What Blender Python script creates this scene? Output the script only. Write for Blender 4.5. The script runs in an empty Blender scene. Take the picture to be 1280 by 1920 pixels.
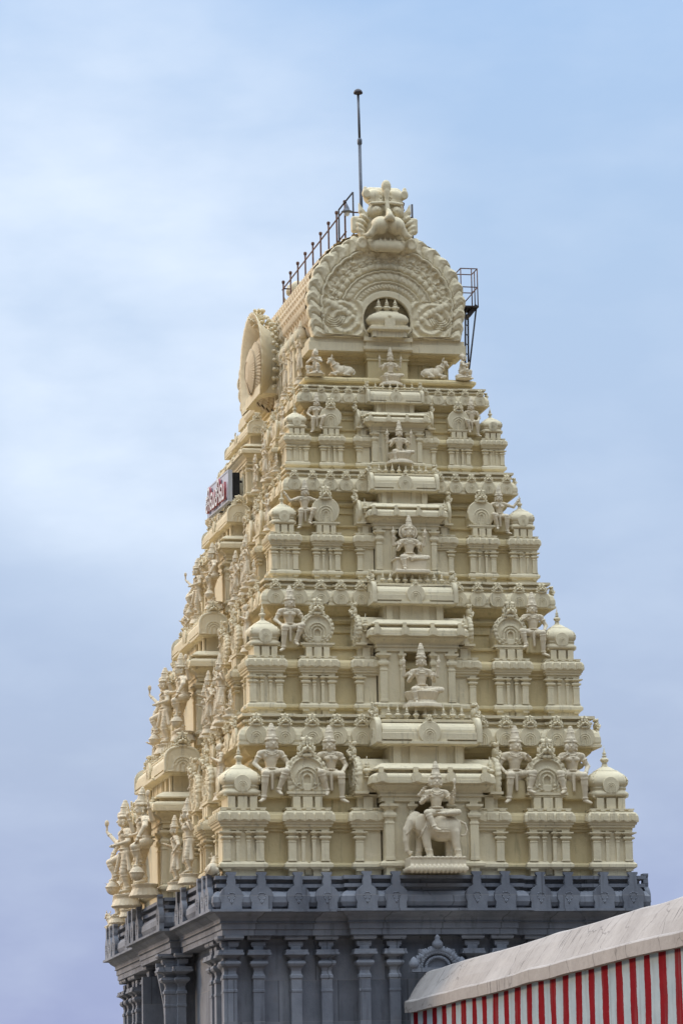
import bpy, math, random
import numpy as np
from mathutils import Matrix, Vector

random.seed(7)
rng = np.random.default_rng(7)
pi = math.pi
scene = bpy.context.scene
COL = scene.collection
GZ = -0.4            # ground level
YC = 8.28            # depth of the tower's centre behind its front cornice plane

# ------------------------------------------------------------------ materials
def new_mat(name):
    m = bpy.data.materials.new(name); m.use_nodes = True
    nt = m.node_tree; nt.nodes.clear()
    return m, nt, nt.nodes.new, nt.links.new

def noise(nt, vec, scale, detail=4.0, rough=0.55):
    n = nt.nodes.new('ShaderNodeTexNoise'); n.inputs['Scale'].default_value = scale
    n.inputs['Detail'].default_value = detail; n.inputs['Roughness'].default_value = rough
    if vec is not None: nt.links.new(vec, n.inputs['Vector'])
    return n.outputs['Fac']

def ramp(nt, fac, p0, p1, c0=(0, 0, 0, 1), c1=(1, 1, 1, 1)):
    r = nt.nodes.new('ShaderNodeValToRGB'); e = r.color_ramp.elements
    e[0].position = p0; e[1].position = p1; e[0].color = c0; e[1].color = c1
    nt.links.new(fac, r.inputs['Fac']); return r.outputs['Color']

def mixc(nt, fac, a, b, mode='MIX'):
    n = nt.nodes.new('ShaderNodeMix'); n.data_type = 'RGBA'; n.blend_type = mode
    if isinstance(fac, (int, float)): n.inputs[0].default_value = fac
    else: nt.links.new(fac, n.inputs[0])
    for v, i in ((a, 6), (b, 7)):
        if isinstance(v, tuple): n.inputs[i].default_value = v
        else: nt.links.new(v, n.inputs[i])
    return n.outputs[2]

def vmap(nt, vec, scale):
    n = nt.nodes.new('ShaderNodeVectorMath'); n.operation = 'MULTIPLY'
    n.inputs[1].default_value = scale; nt.links.new(vec, n.inputs[0]); return n.outputs[0]

def plaster(name, base, dirt, dirt_amt=0.5, bump=0.25, rough=0.75):
    m, nt, N, L = new_mat(name)
    out = N('ShaderNodeOutputMaterial'); b = N('ShaderNodeBsdfPrincipled')
    geo = N('ShaderNodeNewGeometry'); P = geo.outputs['Position']
    n1 = noise(nt, P, 1.3, 6, 0.6)
    c = mixc(nt, ramp(nt, n1, 0.3, 0.7), tuple(x * 0.88 for x in base) + (1,), tuple(min(1, x * 1.06) for x in base) + (1,))
    n2 = noise(nt, P, 7.0, 5, 0.65)
    c = mixc(nt, ramp(nt, n2, 0.52, 0.8, (0, 0, 0, 1), (0.35, 0.35, 0.35, 1)), c, tuple(x * y for x, y in zip(base, (0.9, 0.86, 0.76))) + (1,))
    st = noise(nt, vmap(nt, P, (9.0, 9.0, 0.9)), 1.0, 5, 0.6)           # weather streaks running down
    pa = noise(nt, P, 0.9, 3)
    mm = N('ShaderNodeMath'); mm.operation = 'MULTIPLY'
    L(ramp(nt, st, 0.55, 0.78), mm.inputs[0]); L(ramp(nt, pa, 0.42, 0.68), mm.inputs[1])
    m3 = N('ShaderNodeMath'); m3.operation = 'MULTIPLY'; m3.inputs[1].default_value = dirt_amt; L(mm.outputs[0], m3.inputs[0])
    c = mixc(nt, m3.outputs[0], c, dirt + (1,))
    sp = noise(nt, P, 42.0, 3, 0.7)
    c = mixc(nt, ramp(nt, sp, 0.66, 0.74, (0, 0, 0, 1), (0.3 * dirt_amt,) * 3 + (1,)), c, dirt + (1,))
    s2 = noise(nt, vmap(nt, P, (17.0, 17.0, 1.3)), 1.0, 5, 0.65)            # finer rain runs
    p2_ = noise(nt, P, 1.7, 4, 0.6)
    q1 = N('ShaderNodeMath'); q1.operation = 'MULTIPLY'
    L(ramp(nt, s2, 0.57, 0.72), q1.inputs[0]); L(ramp(nt, p2_, 0.46, 0.62, (0, 0, 0, 1), (dirt_amt * .75,) * 3 + (1,)), q1.inputs[1])
    c = mixc(nt, q1.outputs[0], c, tuple(x * .42 for x in base) + (1,))
    pt = noise(nt, P, 3.1, 5, 0.7)                                          # patched paint
    c = mixc(nt, ramp(nt, pt, 0.60, 0.66, (0, 0, 0, 1), (0.5, 0.5, 0.5, 1)), c, tuple(min(1, x * y) for x, y in zip(base, (1.10, 1.10, 1.16))) + (1,))
    L(c, b.inputs['Base Color']); b.inputs['Roughness'].default_value = rough; b.inputs['Specular IOR Level'].default_value = 0.2
    bp = N('ShaderNodeBump'); bp.inputs['Strength'].default_value = bump * 1.7; bp.inputs['Distance'].default_value = 0.03
    L(noise(nt, P, 13.0, 7, 0.72), bp.inputs['Height']); L(bp.outputs['Normal'], b.inputs['Normal'])
    L(b.outputs[0], out.inputs['Surface'])
    return m

M_WALL = plaster('cream_plaster', (0.65, 0.53, 0.30), (0.14, 0.115, 0.07), 0.7)  # cream paint, with the yellow bounced light of the recesses put into its base
M_TRIM = plaster('pale_cream_plaster', (0.72, 0.62, 0.42), (0.14, 0.12, 0.09), 0.9)
M_STAT = plaster('ivory_painted_stucco', (0.70, 0.595, 0.425), (0.16, 0.13, 0.09), 0.85)

def stone_mat():
    m, nt, N, L = new_mat('grey_granite')
    out = N('ShaderNodeOutputMaterial'); b = N('ShaderNodeBsdfPrincipled')
    P = N('ShaderNodeNewGeometry').outputs['Position']
    n1 = noise(nt, P, 1.1, 6, 0.6)
    c = mixc(nt, ramp(nt, n1, 0.3, 0.7), (0.12, 0.134, 0.165, 1), (0.24, 0.255, 0.285, 1))
    c = mixc(nt, ramp(nt, noise(nt, P, 60, 3, 0.7), 0.45, 0.75, (0, 0, 0, 1), (0.4, 0.4, 0.4, 1)), c, (0.22, 0.22, 0.23, 1))
    st = noise(nt, vmap(nt, P, (6, 6, 0.7)), 1.0, 5, 0.6)
    c = mixc(nt, ramp(nt, st, 0.55, 0.75, (0, 0, 0, 1), (0.55, 0.55, 0.55, 1)), c, (0.045, 0.045, 0.055, 1))
    st2 = noise(nt, vmap(nt, P, (3, 3, 1.4)), 1.7, 5, 0.6)
    c = mixc(nt, ramp(nt, st2, 0.6, 0.8, (0, 0, 0, 1), (0.4, 0.4, 0.4, 1)), c, (0.20, 0.17, 0.16, 1))
    # mortar courses of the big blocks
    sx = N('ShaderNodeSeparateXYZ'); L(P, sx.inputs[0])
    md = N('ShaderNodeMath'); md.operation = 'PINGPONG'; md.inputs[1].default_value = 0.47
    ad = N('ShaderNodeMath'); ad.operation = 'ADD'; ad.inputs[1].default_value = 0.19; L(sx.outputs[2], ad.inputs[0])
    L(ad.outputs[0], md.inputs[0])
    c = mixc(nt, ramp(nt, md.outputs[0], 0.006, 0.014, (0.7, 0.7, 0.7, 1), (0, 0, 0, 1)), c, (0.23, 0.23, 0.235, 1))
    def mt(op, a, b_):
        n = N('ShaderNodeMath'); n.operation = op
        for v, i in ((a, 0), (b_, 1)):
            if isinstance(v, (int, float)): n.inputs[i].default_value = v
            else: L(v, n.inputs[i])
        return n.outputs[0]
    rowi = mt('FLOOR', mt('DIVIDE', ad.outputs[0], 0.94), 0); along = mt('ADD', mt('MULTIPLY', mt('ADD', sx.outputs[0], mt('MULTIPLY', sx.outputs[1], 1.0)), 0.72), mt('MULTIPLY', rowi, 0.37))
    cx = N('ShaderNodeCombineXYZ'); L(mt('FLOOR', along, 0), cx.inputs[0]); L(rowi, cx.inputs[1])
    wn = N('ShaderNodeTexWhiteNoise'); L(cx.outputs[0], wn.inputs['Vector'])
    c = mixc(nt, 1.0, c, ramp(nt, wn.outputs['Value'], 0.0, 1.0, (.74, .74, .76, 1), (1.24, 1.22, 1.2, 1)), 'MULTIPLY')
    jt = mt('ABSOLUTE', mt('SUBTRACT', mt('FRACT', along, 0), 0.5), 0)
    c = mixc(nt, ramp(nt, jt, 0.485, 0.492, (0, 0, 0, 1), (.6, .6, .6, 1)), c, (0.06, 0.062, 0.07, 1))
    L(c, b.inputs['Base Color']); b.inputs['Roughness'].default_value = 0.7
    bp = N('ShaderNodeBump'); bp.inputs['Strength'].default_value = 0.35; bp.inputs['Distance'].default_value = 0.02
    L(noise(nt, P, 22, 6, 0.7), bp.inputs['Height']); L(bp.outputs['Normal'], b.inputs['Normal'])
    L(b.outputs[0], out.inputs['Surface']); return m
M_STONE = stone_mat()

def simple(name, col, rough=0.6, metal=0.0, var=0.25, scale=9.0):
    m, nt, N, L = new_mat(name)
    out = N('ShaderNodeOutputMaterial'); b = N('ShaderNodeBsdfPrincipled')
    P = N('ShaderNodeNewGeometry').outputs['Position']
    c = mixc(nt, ramp(nt, noise(nt, P, scale, 5, 0.6), 0.3, 0.7), tuple(x * (1 - var) for x in col) + (1,), tuple(x * (1 + var) for x in col) + (1,))
    L(c, b.inputs['Base Color']); b.inputs['Roughness'].default_value = rough; b.inputs['Metallic'].default_value = metal
    L(b.outputs[0], out.inputs['Surface']); return m
M_RUST = simple('rusty_pipe', (0.13, 0.065, 0.042), 0.8, 0.1, 0.5, 14)
M_IRON = simple('dark_iron', (0.045, 0.038, 0.038), 0.6, 0.3, 0.4, 12)
M_ROD = simple('grey_galvanised_pipe', (0.10, 0.11, 0.13), 0.5, 0.3, 0.2)
M_CAP = simple('dark_brown_cap', (0.035, 0.025, 0.028), 0.5)
M_LAMP = simple('pale_lamp_glass', (0.55, 0.58, 0.60), 0.25)
M_BOARD = simple('grey_white_board', (0.50, 0.53, 0.60), 0.5, 0, 0.06, 3)
M_LFACE = simple('white_letter_face', (0.75, 0.72, 0.68), 0.4, 0, 0.05)
M_LSIDE = simple('maroon_letter_side', (0.36, 0.07, 0.08), 0.45, 0, 0.1)
M_DARK = simple('dark_hollow', (0.02, 0.02, 0.022), 0.9)
M_GROUND = simple('packed_earth', (0.15, 0.12, 0.085), 0.95, 0, 0.25, 0.4)

def stripes_mat():
    m, nt, N, L = new_mat('red_and_white_limewash')
    out = N('ShaderNodeOutputMaterial'); b = N('ShaderNodeBsdfPrincipled')
    P = N('ShaderNodeNewGeometry').outputs['Position']
    sx = N('ShaderNodeSeparateXYZ'); L(P, sx.inputs[0])
    w = noise(nt, vmap(nt, P, (0.0, 0.9, 0.55)), 1.0, 2, 0.5)
    w2 = noise(nt, vmap(nt, P, (0.0, 3.0, 9.0)), 1.0, 3, 0.5)
    def math(op, a, b_):
        n = N('ShaderNodeMath'); n.operation = op
        for v, i in ((a, 0), (b_, 1)):
            if isinstance(v, (int, float)): n.inputs[i].default_value = v
            else: L(v, n.inputs[i])
        return n.outputs[0]
    y = math('ADD', sx.outputs[1], math('MULTIPLY', math('SUBTRACT', w, 0.5), 0.30))
    y = math('ADD', y, math('MULTIPLY', math('SUBTRACT', w2, 0.5), 0.06))
    t = math('FRACT', math('MULTIPLY', math('ADD', y, 100.723 + 0.215), 1 / 0.9163), 0.0)
    t.node.inputs[0]
    red = ramp(nt, t, 0.455, 0.47, (1, 1, 1, 1), (0, 0, 0, 1))
    lo = ramp(nt, t, 0.0, 0.012)
    red = mixc(nt, 1.0, red, lo, 'MULTIPLY')
    n1 = noise(nt, P, 2.2, 6, 0.65)
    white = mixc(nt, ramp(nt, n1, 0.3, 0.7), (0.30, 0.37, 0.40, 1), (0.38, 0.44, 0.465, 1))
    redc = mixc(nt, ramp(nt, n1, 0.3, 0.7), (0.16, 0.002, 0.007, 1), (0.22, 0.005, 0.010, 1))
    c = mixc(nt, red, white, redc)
    st = noise(nt, vmap(nt, P, (5, 5, 0.6)), 1.0, 5, 0.6)
    c = mixc(nt, ramp(nt, st, 0.52, 0.78, (0, 0, 0, 1), (0.5, 0.5, 0.5, 1)), c, (0.17, 0.13, 0.13, 1))
    L(c, b.inputs['Base Color']); b.inputs['Roughness'].default_value = 0.9; b.inputs['Specular IOR Level'].default_value = 0.08
    bp = N('ShaderNodeBump'); bp.inputs['Strength'].default_value = 0.2; bp.inputs['Distance'].default_value = 0.02
    L(noise(nt, P, 12, 6), bp.inputs['Height']); L(bp.outputs['Normal'], b.inputs['Normal'])
    L(b.outputs[0], out.inputs['Surface']); return m
M_STRIPE = stripes_mat()

def coping_mat():
    m, nt, N, L = new_mat('weathered_pinkish_plaster')
    out = N('ShaderNodeOutputMaterial'); b = N('ShaderNodeBsdfPrincipled')
    P = N('ShaderNodeNewGeometry').outputs['Position']
    n1 = noise(nt, P, 0.8, 6, 0.6)
    c = mixc(nt, ramp(nt, n1, 0.3, 0.7), (0.33, 0.30, 0.278, 1), (0.43, 0.395, 0.365, 1))
    c = mixc(nt, ramp(nt, noise(nt, P, 5, 6, 0.7), 0.5, 0.75, (0, 0, 0, 1), (0.4, 0.4, 0.4, 1)), c, (0.22, 0.20, 0.19, 1))
    # black mould streaks running down the slope in patches
    st = noise(nt, vmap(nt, P, (1.1, 9.0, 1.1)), 1.0, 6, 0.7)
    pa = noise(nt, vmap(nt, P, (1.5, 0.45, 1.5)), 1.0, 4, 0.6)
    mm = N('ShaderNodeMath'); mm.operation = 'MULTIPLY'
    L(ramp(nt, st, 0.56, 0.66), mm.inputs[0]); L(ramp(nt, pa, 0.50, 0.62), mm.inputs[1])
    c = mixc(nt, mm.outputs[0], c, (0.085, 0.078, 0.08, 1))
    v = N('ShaderNodeTexVoronoi'); v.feature = 'DISTANCE_TO_EDGE'; v.inputs['Scale'].default_value = 0.55
    wv = N('ShaderNodeVectorMath'); wv.operation = 'ADD'; L(P, wv.inputs[0])
    nn = N('ShaderNodeTexNoise'); nn.inputs['Scale'].default_value = 2.5; L(P, nn.inputs['Vector'])
    L(vmap(nt, nn.outputs['Color'], (0.5, 0.5, 0.5)), wv.inputs[1]); L(wv.outputs[0], v.inputs['Vector'])
    c = mixc(nt, ramp(nt, v.outputs['Distance'], 0.003, 0.012, (0.55, 0.55, 0.55, 1), (0, 0, 0, 1)), c, (0.12, 0.11, 0.105, 1))
    L(c, b.inputs['Base Color']); b.inputs['Roughness'].default_value = 0.9; b.inputs['Specular IOR Level'].default_value = 0.08
    bp = N('ShaderNodeBump'); bp.inputs['Strength'].default_value = 0.4; bp.inputs['Distance'].default_value = 0.03
    L(noise(nt, P, 6, 7, 0.65), bp.inputs['Height']); L(bp.outputs['Normal'], b.inputs['Normal'])
    L(b.outputs[0], out.inputs['Surface']); return m
M_COPING = coping_mat()

# ------------------------------------------------------------------ mesh helpers
T0 = Matrix.Translation((0, YC, GZ))
T0I = T0.inverted()
I4 = Matrix.Identity(4)

class MB:
    """Collects shapes into one mesh."""
    def __init__(s):
        s.v, s.f, s.sm = [], [], []
        s.M = I4.copy()
    def add(s, vs, fs, smooth=False):
        n = len(s.v); M = s.M
        flip = M.determinant() < 0
        s.v += [tuple(M @ Vector(p)) for p in vs]
        for f in fs:
            f = [n + i for i in f]
            s.f.append(f[::-1] if flip else f); s.sm.append(smooth)
    def loft(s, cx, cy, hx, hy, prof, cap=True, smooth=False):
        """Rectangle swept up a profile of (offset, z)."""
        vs, fs = [], []
        for o, z in prof:
            a, b = hx + o, hy + o
            vs += [(cx - a, cy - b, z), (cx + a, cy - b, z), (cx + a, cy + b, z), (cx - a, cy + b, z)]
        k = len(prof)
        for i in range(k - 1):
            for j in range(4):
                q = (j + 1) % 4
                fs.append([4 * i + j, 4 * i + q, 4 * i + 4 + q, 4 * i + 4 + j])
        if cap:
            fs.append([3, 2, 1, 0]); t = 4 * (k - 1); fs.append([t, t + 1, t + 2, t + 3])
        s.add(vs, fs, smooth)
    def box(s, c, h):
        s.loft(c[0], c[1], h[0], h[1], [(0, c[2] - h[2]), (0, c[2] + h[2])])
    def lathe(s, cx, cy, prof, n=16, sq=None, smooth=True):
        """Profile of (radius, z) turned round z; sq > 2 squares the section."""
        vs, fs = [], []
        for r, z in prof:
            for j in range(n):
                t = 2 * pi * (j + 0.5) / n; c, d = math.cos(t), math.sin(t)
                q = 1.0 if not sq else (abs(c) ** sq + abs(d) ** sq) ** (-1.0 / sq)
                vs.append((cx + r * q * c, cy + r * q * d, z))
        for i in range(len(prof) - 1):
            for j in range(n):
                q = (j + 1) % n
                fs.append([n * i + j, n * i + q, n * i + n + q, n * i + n + j])
        fs.append(list(range(n))[::-1]); t = n * (len(prof) - 1); fs.append([t + j for j in range(n)])
        s.add(vs, fs, smooth)
    def tube(s, a, b, r, n=8, r2=None):
        a, b = Vector(a), Vector(b); d = (b - a)
        L = d.length; q = d.to_track_quat('Z', 'Y').to_matrix().to_4x4()
        M0 = s.M.copy(); s.M = M0 @ Matrix.Translation(a) @ q
        s.lathe(0, 0, [(r, 0), (r if r2 is None else r2, L)], n); s.M = M0
    def prism(s, pts, y0, y1, smooth=False):
        """Outline in (x, z), counter-clockwise seen from -y, given depth y0 (front) to y1."""
        n = len(pts)
        vs = [(x, y0, z) for x, z in pts] + [(x, y1, z) for x, z in pts]
        fs = [list(range(n)), list(range(2 * n - 1, n - 1, -1))]
        for j in range(n):
            q = (j + 1) % n
            fs.append([j, n + j, n + q, q])
        s.add(vs, fs, smooth)
    def mesh(s, name, mats):
        me = bpy.data.meshes.new(name)
        me.from_pydata(s.v, [], s.f); me.update()
        me.polygons.foreach_set('use_smooth', s.sm)
        for m in (mats if isinstance(mats, (list, tuple)) else [mats]): me.materials.append(m)
        return me

def np_mesh(name, V, F, mat, smooth=True):
    me = bpy.data.meshes.new(name)
    V = np.asarray(V, np.float32); F = np.asarray(F, np.int32); k = F.shape[1]
    me.vertices.add(len(V)); me.vertices.foreach_set('co', V.ravel())
    me.loops.add(F.size); me.loops.foreach_set('vertex_index', F.ravel())
    me.polygons.add(len(F)); me.polygons.foreach_set('loop_start', np.arange(0, F.size, k, dtype=np.int32))
    me.polygons.foreach_set('use_smooth', np.full(len(F), smooth))
    me.update(calc_edges=True); me.validate(); me.materials.append(mat)
    return me

WORLD = {}
def put(me, name, parent=None, M=I4, **props):
    """Link a mesh as an object standing at the world matrix M, under parent."""
    o = bpy.data.objects.new(name, me); COL.objects.link(o)
    if parent is not None:
        o.parent = parent; o.matrix_basis = WORLD[parent.name].inverted() @ M
    else:
        o.matrix_basis = M
    WORLD[o.name] = M.copy()
    for k, v in props.items(): o[k] = v
    return o
def empty(name, M, label, cat, group=None, kind=None):
    o = bpy.data.objects.new(name, None); COL.objects.link(o); o.matrix_basis = M; WORLD[o.name] = M.copy()
    o.empty_display_size = 0.3
    o['label'] = label; o['category'] = cat
    if group: o['group'] = group
    return o
def part(mb, name, mats, parent, M=None):
    """A mesh whose vertices are in world coordinates, as a part of the tower."""
    for i, p in enumerate(mb.v): mb.v[i] = (p[0], p[1] - YC, p[2] - GZ)
    return put(mb.mesh(name, mats), name, parent, T0, )

def S_front(W, yf): return Matrix.Translation((0, yf, 0))
def S_left(W, yf): return Matrix.Translation((-W, YC, 0)) @ Matrix.Rotation(-pi / 2, 4, 'Z')
def S_right(W, yf): return Matrix.Translation((W, YC, 0)) @ Matrix.Rotation(pi / 2, 4, 'Z')
def TR(x, y, z): return Matrix.Translation((x, y, z))
def RZ(a): return Matrix.Rotation(a, 4, 'Z')
def SC(x, y=None, z=None):
    if y is None: y = z = x
    return Matrix.Diagonal((x, y, z, 1))

# ------------------------------------------------------------------ sculpting: signed distances, meshed as surface nets
def V3(*a): return np.array(a, float)
class Clay:
    def __init__(s, lo, hi, cell):
        s.lo = np.array(lo, float); s.cell = cell
        s.n = np.maximum(4, np.ceil((np.array(hi) - s.lo) / cell).astype(int) + 1)
        s.ax = [s.lo[i] + cell * np.arange(s.n[i]) for i in range(3)]
        s.D = np.full(s.n, 1.0)
    def _put(s, lo, hi, fn, k, sub=False):
        pad = k + 3 * s.cell; ix = []
        for i in range(3):
            a = int(np.floor((lo[i] - pad - s.lo[i]) / s.cell)); b = int(np.ceil((hi[i] + pad - s.lo[i]) / s.cell)) + 1
            a, b = max(a, 0), min(b, s.n[i])
            if b <= a: return
            ix.append(slice(a, b))
        X, Y, Z = np.meshgrid(s.ax[0][ix[0]], s.ax[1][ix[1]], s.ax[2][ix[2]], indexing='ij')
        d = fn(X, Y, Z); o = s.D[tuple(ix)]
        if sub:
            h = np.clip(0.5 - 0.5 * (o + d) / k, 0, 1); s.D[tuple(ix)] = o * (1 - h) - d * h + k * h * (1 - h)
        else:
            h = np.clip(0.5 + 0.5 * (o - d) / k, 0, 1); s.D[tuple(ix)] = o * (1 - h) + d * h - k * h * (1 - h)
    def cap(s, a, b, ra, rb=None, k=0.02, sub=False):
        a, b = V3(*a), V3(*b); rb = ra if rb is None else rb; ab = b - a; L2 = max(ab @ ab, 1e-9); r = max(ra, rb)
        def fn(X, Y, Z):
            t = np.clip(((X - a[0]) * ab[0] + (Y - a[1]) * ab[1] + (Z - a[2]) * ab[2]) / L2, 0, 1)
            return np.sqrt((X - a[0] - t * ab[0]) ** 2 + (Y - a[1] - t * ab[1]) ** 2 + (Z - a[2] - t * ab[2]) ** 2) - (ra + t * (rb - ra))
        s._put(np.minimum(a, b) - r, np.maximum(a, b) + r, fn, k, sub)
    def chain(s, pts, k=0.02):
        for (p, r), (q, r2) in zip(pts[:-1], pts[1:]): s.cap(p, q, r, r2, k)
    def ell(s, c, r, k=0.02, sub=False, rx=0.0, ry=0.0):
        c = V3(*c); r = V3(*r); m = r.max()
        R = np.array((Matrix.Rotation(ry, 3, 'Y') @ Matrix.Rotation(rx, 3, 'X')).transposed())
        def fn(X, Y, Z):
            x, y, z = X - c[0], Y - c[1], Z - c[2]
            if rx or ry: x, y, z = (R[i][0] * x + R[i][1] * y + R[i][2] * z for i in range(3))
            k0 = np.sqrt((x / r[0]) ** 2 + (y / r[1]) ** 2 + (z / r[2]) ** 2)
            k1 = np.sqrt((x / r[0] ** 2) ** 2 + (y / r[1] ** 2) ** 2 + (z / r[2] ** 2) ** 2) + 1e-9
            return k0 * (k0 - 1) / k1
        s._put(c - m, c + m, fn, k, sub)
    def tor(s, c, ax, R, r, k=0.01, sub=False):
        c = V3(*c); ax = V3(*ax); ax = ax / np.linalg.norm(ax)
        def fn(X, Y, Z):
            x, y, z = X - c[0], Y - c[1], Z - c[2]; h = x * ax[0] + y * ax[1] + z * ax[2]
            return np.sqrt((np.sqrt(np.maximum(x * x + y * y + z * z - h * h, 0)) - R) ** 2 + h * h) - r
        s._put(c - R - r, c + R + r, fn, k, sub)
    def box(s, c, h, rd=0.01, k=0.01, sub=False):
        c = V3(*c); h = V3(*h)
        def fn(X, Y, Z):
            q = [np.abs(w - c[i]) - h[i] + rd for i, w in enumerate((X, Y, Z))]
            return np.sqrt(sum(np.maximum(w, 0) ** 2 for w in q)) + np.minimum(np.maximum(np.maximum(q[0], q[1]), q[2]), 0) - rd
        s._put(c - h, c + h, fn, k, sub)
    def cyl(s, c, r0, r1, z0, z1, k=0.01, wave=0.0, nw=12):
        """Upright drum between z0 and z1, lobed like a lotus when wave > 0."""
        def fn(X, Y, Z):
            x, y = X - c[0], Y - c[1]; t = np.clip((Z - z0) / (z1 - z0), 0, 1); r = np.sqrt(x * x + y * y)
            R = r0 + t * (r1 - r0)
            if wave: R = R + wave * np.abs(np.cos(np.arctan2(y, x) * nw / 2))
            return np.maximum(r - R, np.maximum(z0 - Z, Z - z1))
        m = max(r0, r1) + wave
        s._put(V3(c[0] - m, c[1] - m, z0), V3(c[0] + m, c[1] + m, z1), fn, k)
    def mesh(s, name, mat):
        D = s.D; sg = D < 0
        nx, ny, nz = D.shape
        acc = np.zeros((nx - 1, ny - 1, nz - 1, 3)); cnt = np.zeros((nx - 1, ny - 1, nz - 1))
        for ax in range(3):
            o1, o2 = [i for i in range(3) if i != ax]
            for p in (0, 1):
                for q in (0, 1):
                    a = [slice(0, -1)] * 3; a[o1] = slice(p, D.shape[o1] - 1 + p); a[o2] = slice(q, D.shape[o2] - 1 + q)
                    b = list(a); b[ax] = slice(1, None)
                    a, b = tuple(a), tuple(b)
                    cr = sg[a] != sg[b]
                    t = np.where(cr, D[a] / np.where(cr, D[a] - D[b], 1), 0)
                    acc[..., ax] += np.where(cr, t, 0); acc[..., o1] += cr * p; acc[..., o2] += cr * q; cnt += cr
        act = cnt > 0; idx = np.full(cnt.shape, -1); idx[act] = np.arange(act.sum())
        base = np.argwhere(act); V = (base + acc[act] / cnt[act][:, None]) * s.cell + s.lo
        F = []
        for ax in range(3):
            o1, o2 = (ax + 1) % 3, (ax + 2) % 3
            a = [slice(None)] * 3; b = [slice(None)] * 3; a[ax] = slice(0, -1); b[ax] = slice(1, None)
            A, B = sg[tuple(a)], sg[tuple(b)]
            for val in (True, False):
                e = np.argwhere((A != B) & (A == val))
                e = e[(e[:, o1] > 0) & (e[:, o2] > 0) & (e[:, o1] < D.shape[o1] - 1) & (e[:, o2] < D.shape[o2] - 1)]
                if not len(e): continue
                d1 = np.zeros(3, int); d1[o1] = 1; d2 = np.zeros(3, int); d2[o2] = 1
                q = np.stack([idx[tuple((e - d1 - d2).T)], idx[tuple((e - d2).T)], idx[tuple(e.T)], idx[tuple((e - d1).T)]], 1)
                F.append(q if val else q[:, ::-1])
        return np_mesh(name, V, np.concatenate(F), mat)

# ------------------------------------------------------------------ the sculptures
def head(c, h, s=1.0, crown='tall', turn=0.0, k=0.02):
    """Head of centre h facing -y, with face, ears, crown."""
    x, y, z = h
    def P(a, b, d):
        ct, st = math.cos(turn), math.sin(turn)
        return (x + s * (a * ct - b * st), y + s * (a * st + b * ct), z + s * d)
    c.ell(h, (0.092 * s, 0.105 * s, 0.125 * s), 0.02)
    c.ell(P(0, -0.05, -0.075), (0.06 * s, 0.055 * s, 0.05 * s), 0.03)          # jaw
    c.cap(P(0, -0.10, 0.025), P(0, -0.122, -0.02), 0.012 * s, 0.02 * s, 0.012)  # nose
    for e in (-1, 1):
        c.ell(P(0.038 * e, -0.088, 0.015), (0.024 * s, 0.018 * s, 0.014 * s), 0.006)   # eyes
        c.cap(P(0.018 * e, -0.1, 0.045), P(0.06 * e, -0.085, 0.042), 0.009 * s, None, 0.006)
        c.ell(P(0.098 * e, 0.0, -0.01), (0.02 * s, 0.035 * s, 0.055 * s), 0.012)       # ears with pendants
        c.ell(P(0.10 * e, -0.01, -0.085), (0.026 * s, 0.026 * s, 0.034 * s), 0.008)
    c.cap(P(-0.028, -0.105, -0.055), P(0.028, -0.105, -0.055), 0.012 * s, None, 0.006)
    if crown == 'tall':
        c.cyl(P(0, 0.01, 0)[:2], 0.115 * s, 0.118 * s, z + 0.065 * s, z + 0.115 * s, 0.015, 0.01 * s, 14)
        c.cap(P(0, 0.015, 0.12), P(0, 0.02, 0.36), 0.10 * s, 0.062 * s, 0.015)
        for i in (0, 2): c.tor(P(0, 0.015, 0.17 + 0.07 * i), (0, 0, 1), (0.098 - 0.010 * i) * s, 0.008 * s, 0.006)
        c.ell(P(0, 0.02, 0.43), (0.04 * s,) * 3, 0.02)
        c.ell(P(0, -0.085, 0.14), (0.035 * s, 0.03 * s, 0.06 * s), 0.01)
    elif crown == 'round':
        c.cyl(P(0, 0.01, 0)[:2], 0.11 * s, 0.125 * s, z + 0.06 * s, z + 0.13 * s, 0.015, 0.01 * s, 12)
        c.ell(P(0, 0.02, 0.17), (0.11 * s, 0.11 * s, 0.09 * s), 0.02); c.ell(P(0, 0.02, 0.27), (0.05 * s,) * 3, 0.02)
    elif crown == 'hair':
        c.ell(P(0, 0.03, 0.05), (0.11 * s, 0.11 * s, 0.10 * s), 0.02); c.ell(P(0, 0.10, 0.04), (0.07 * s,) * 3, 0.02)

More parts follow.
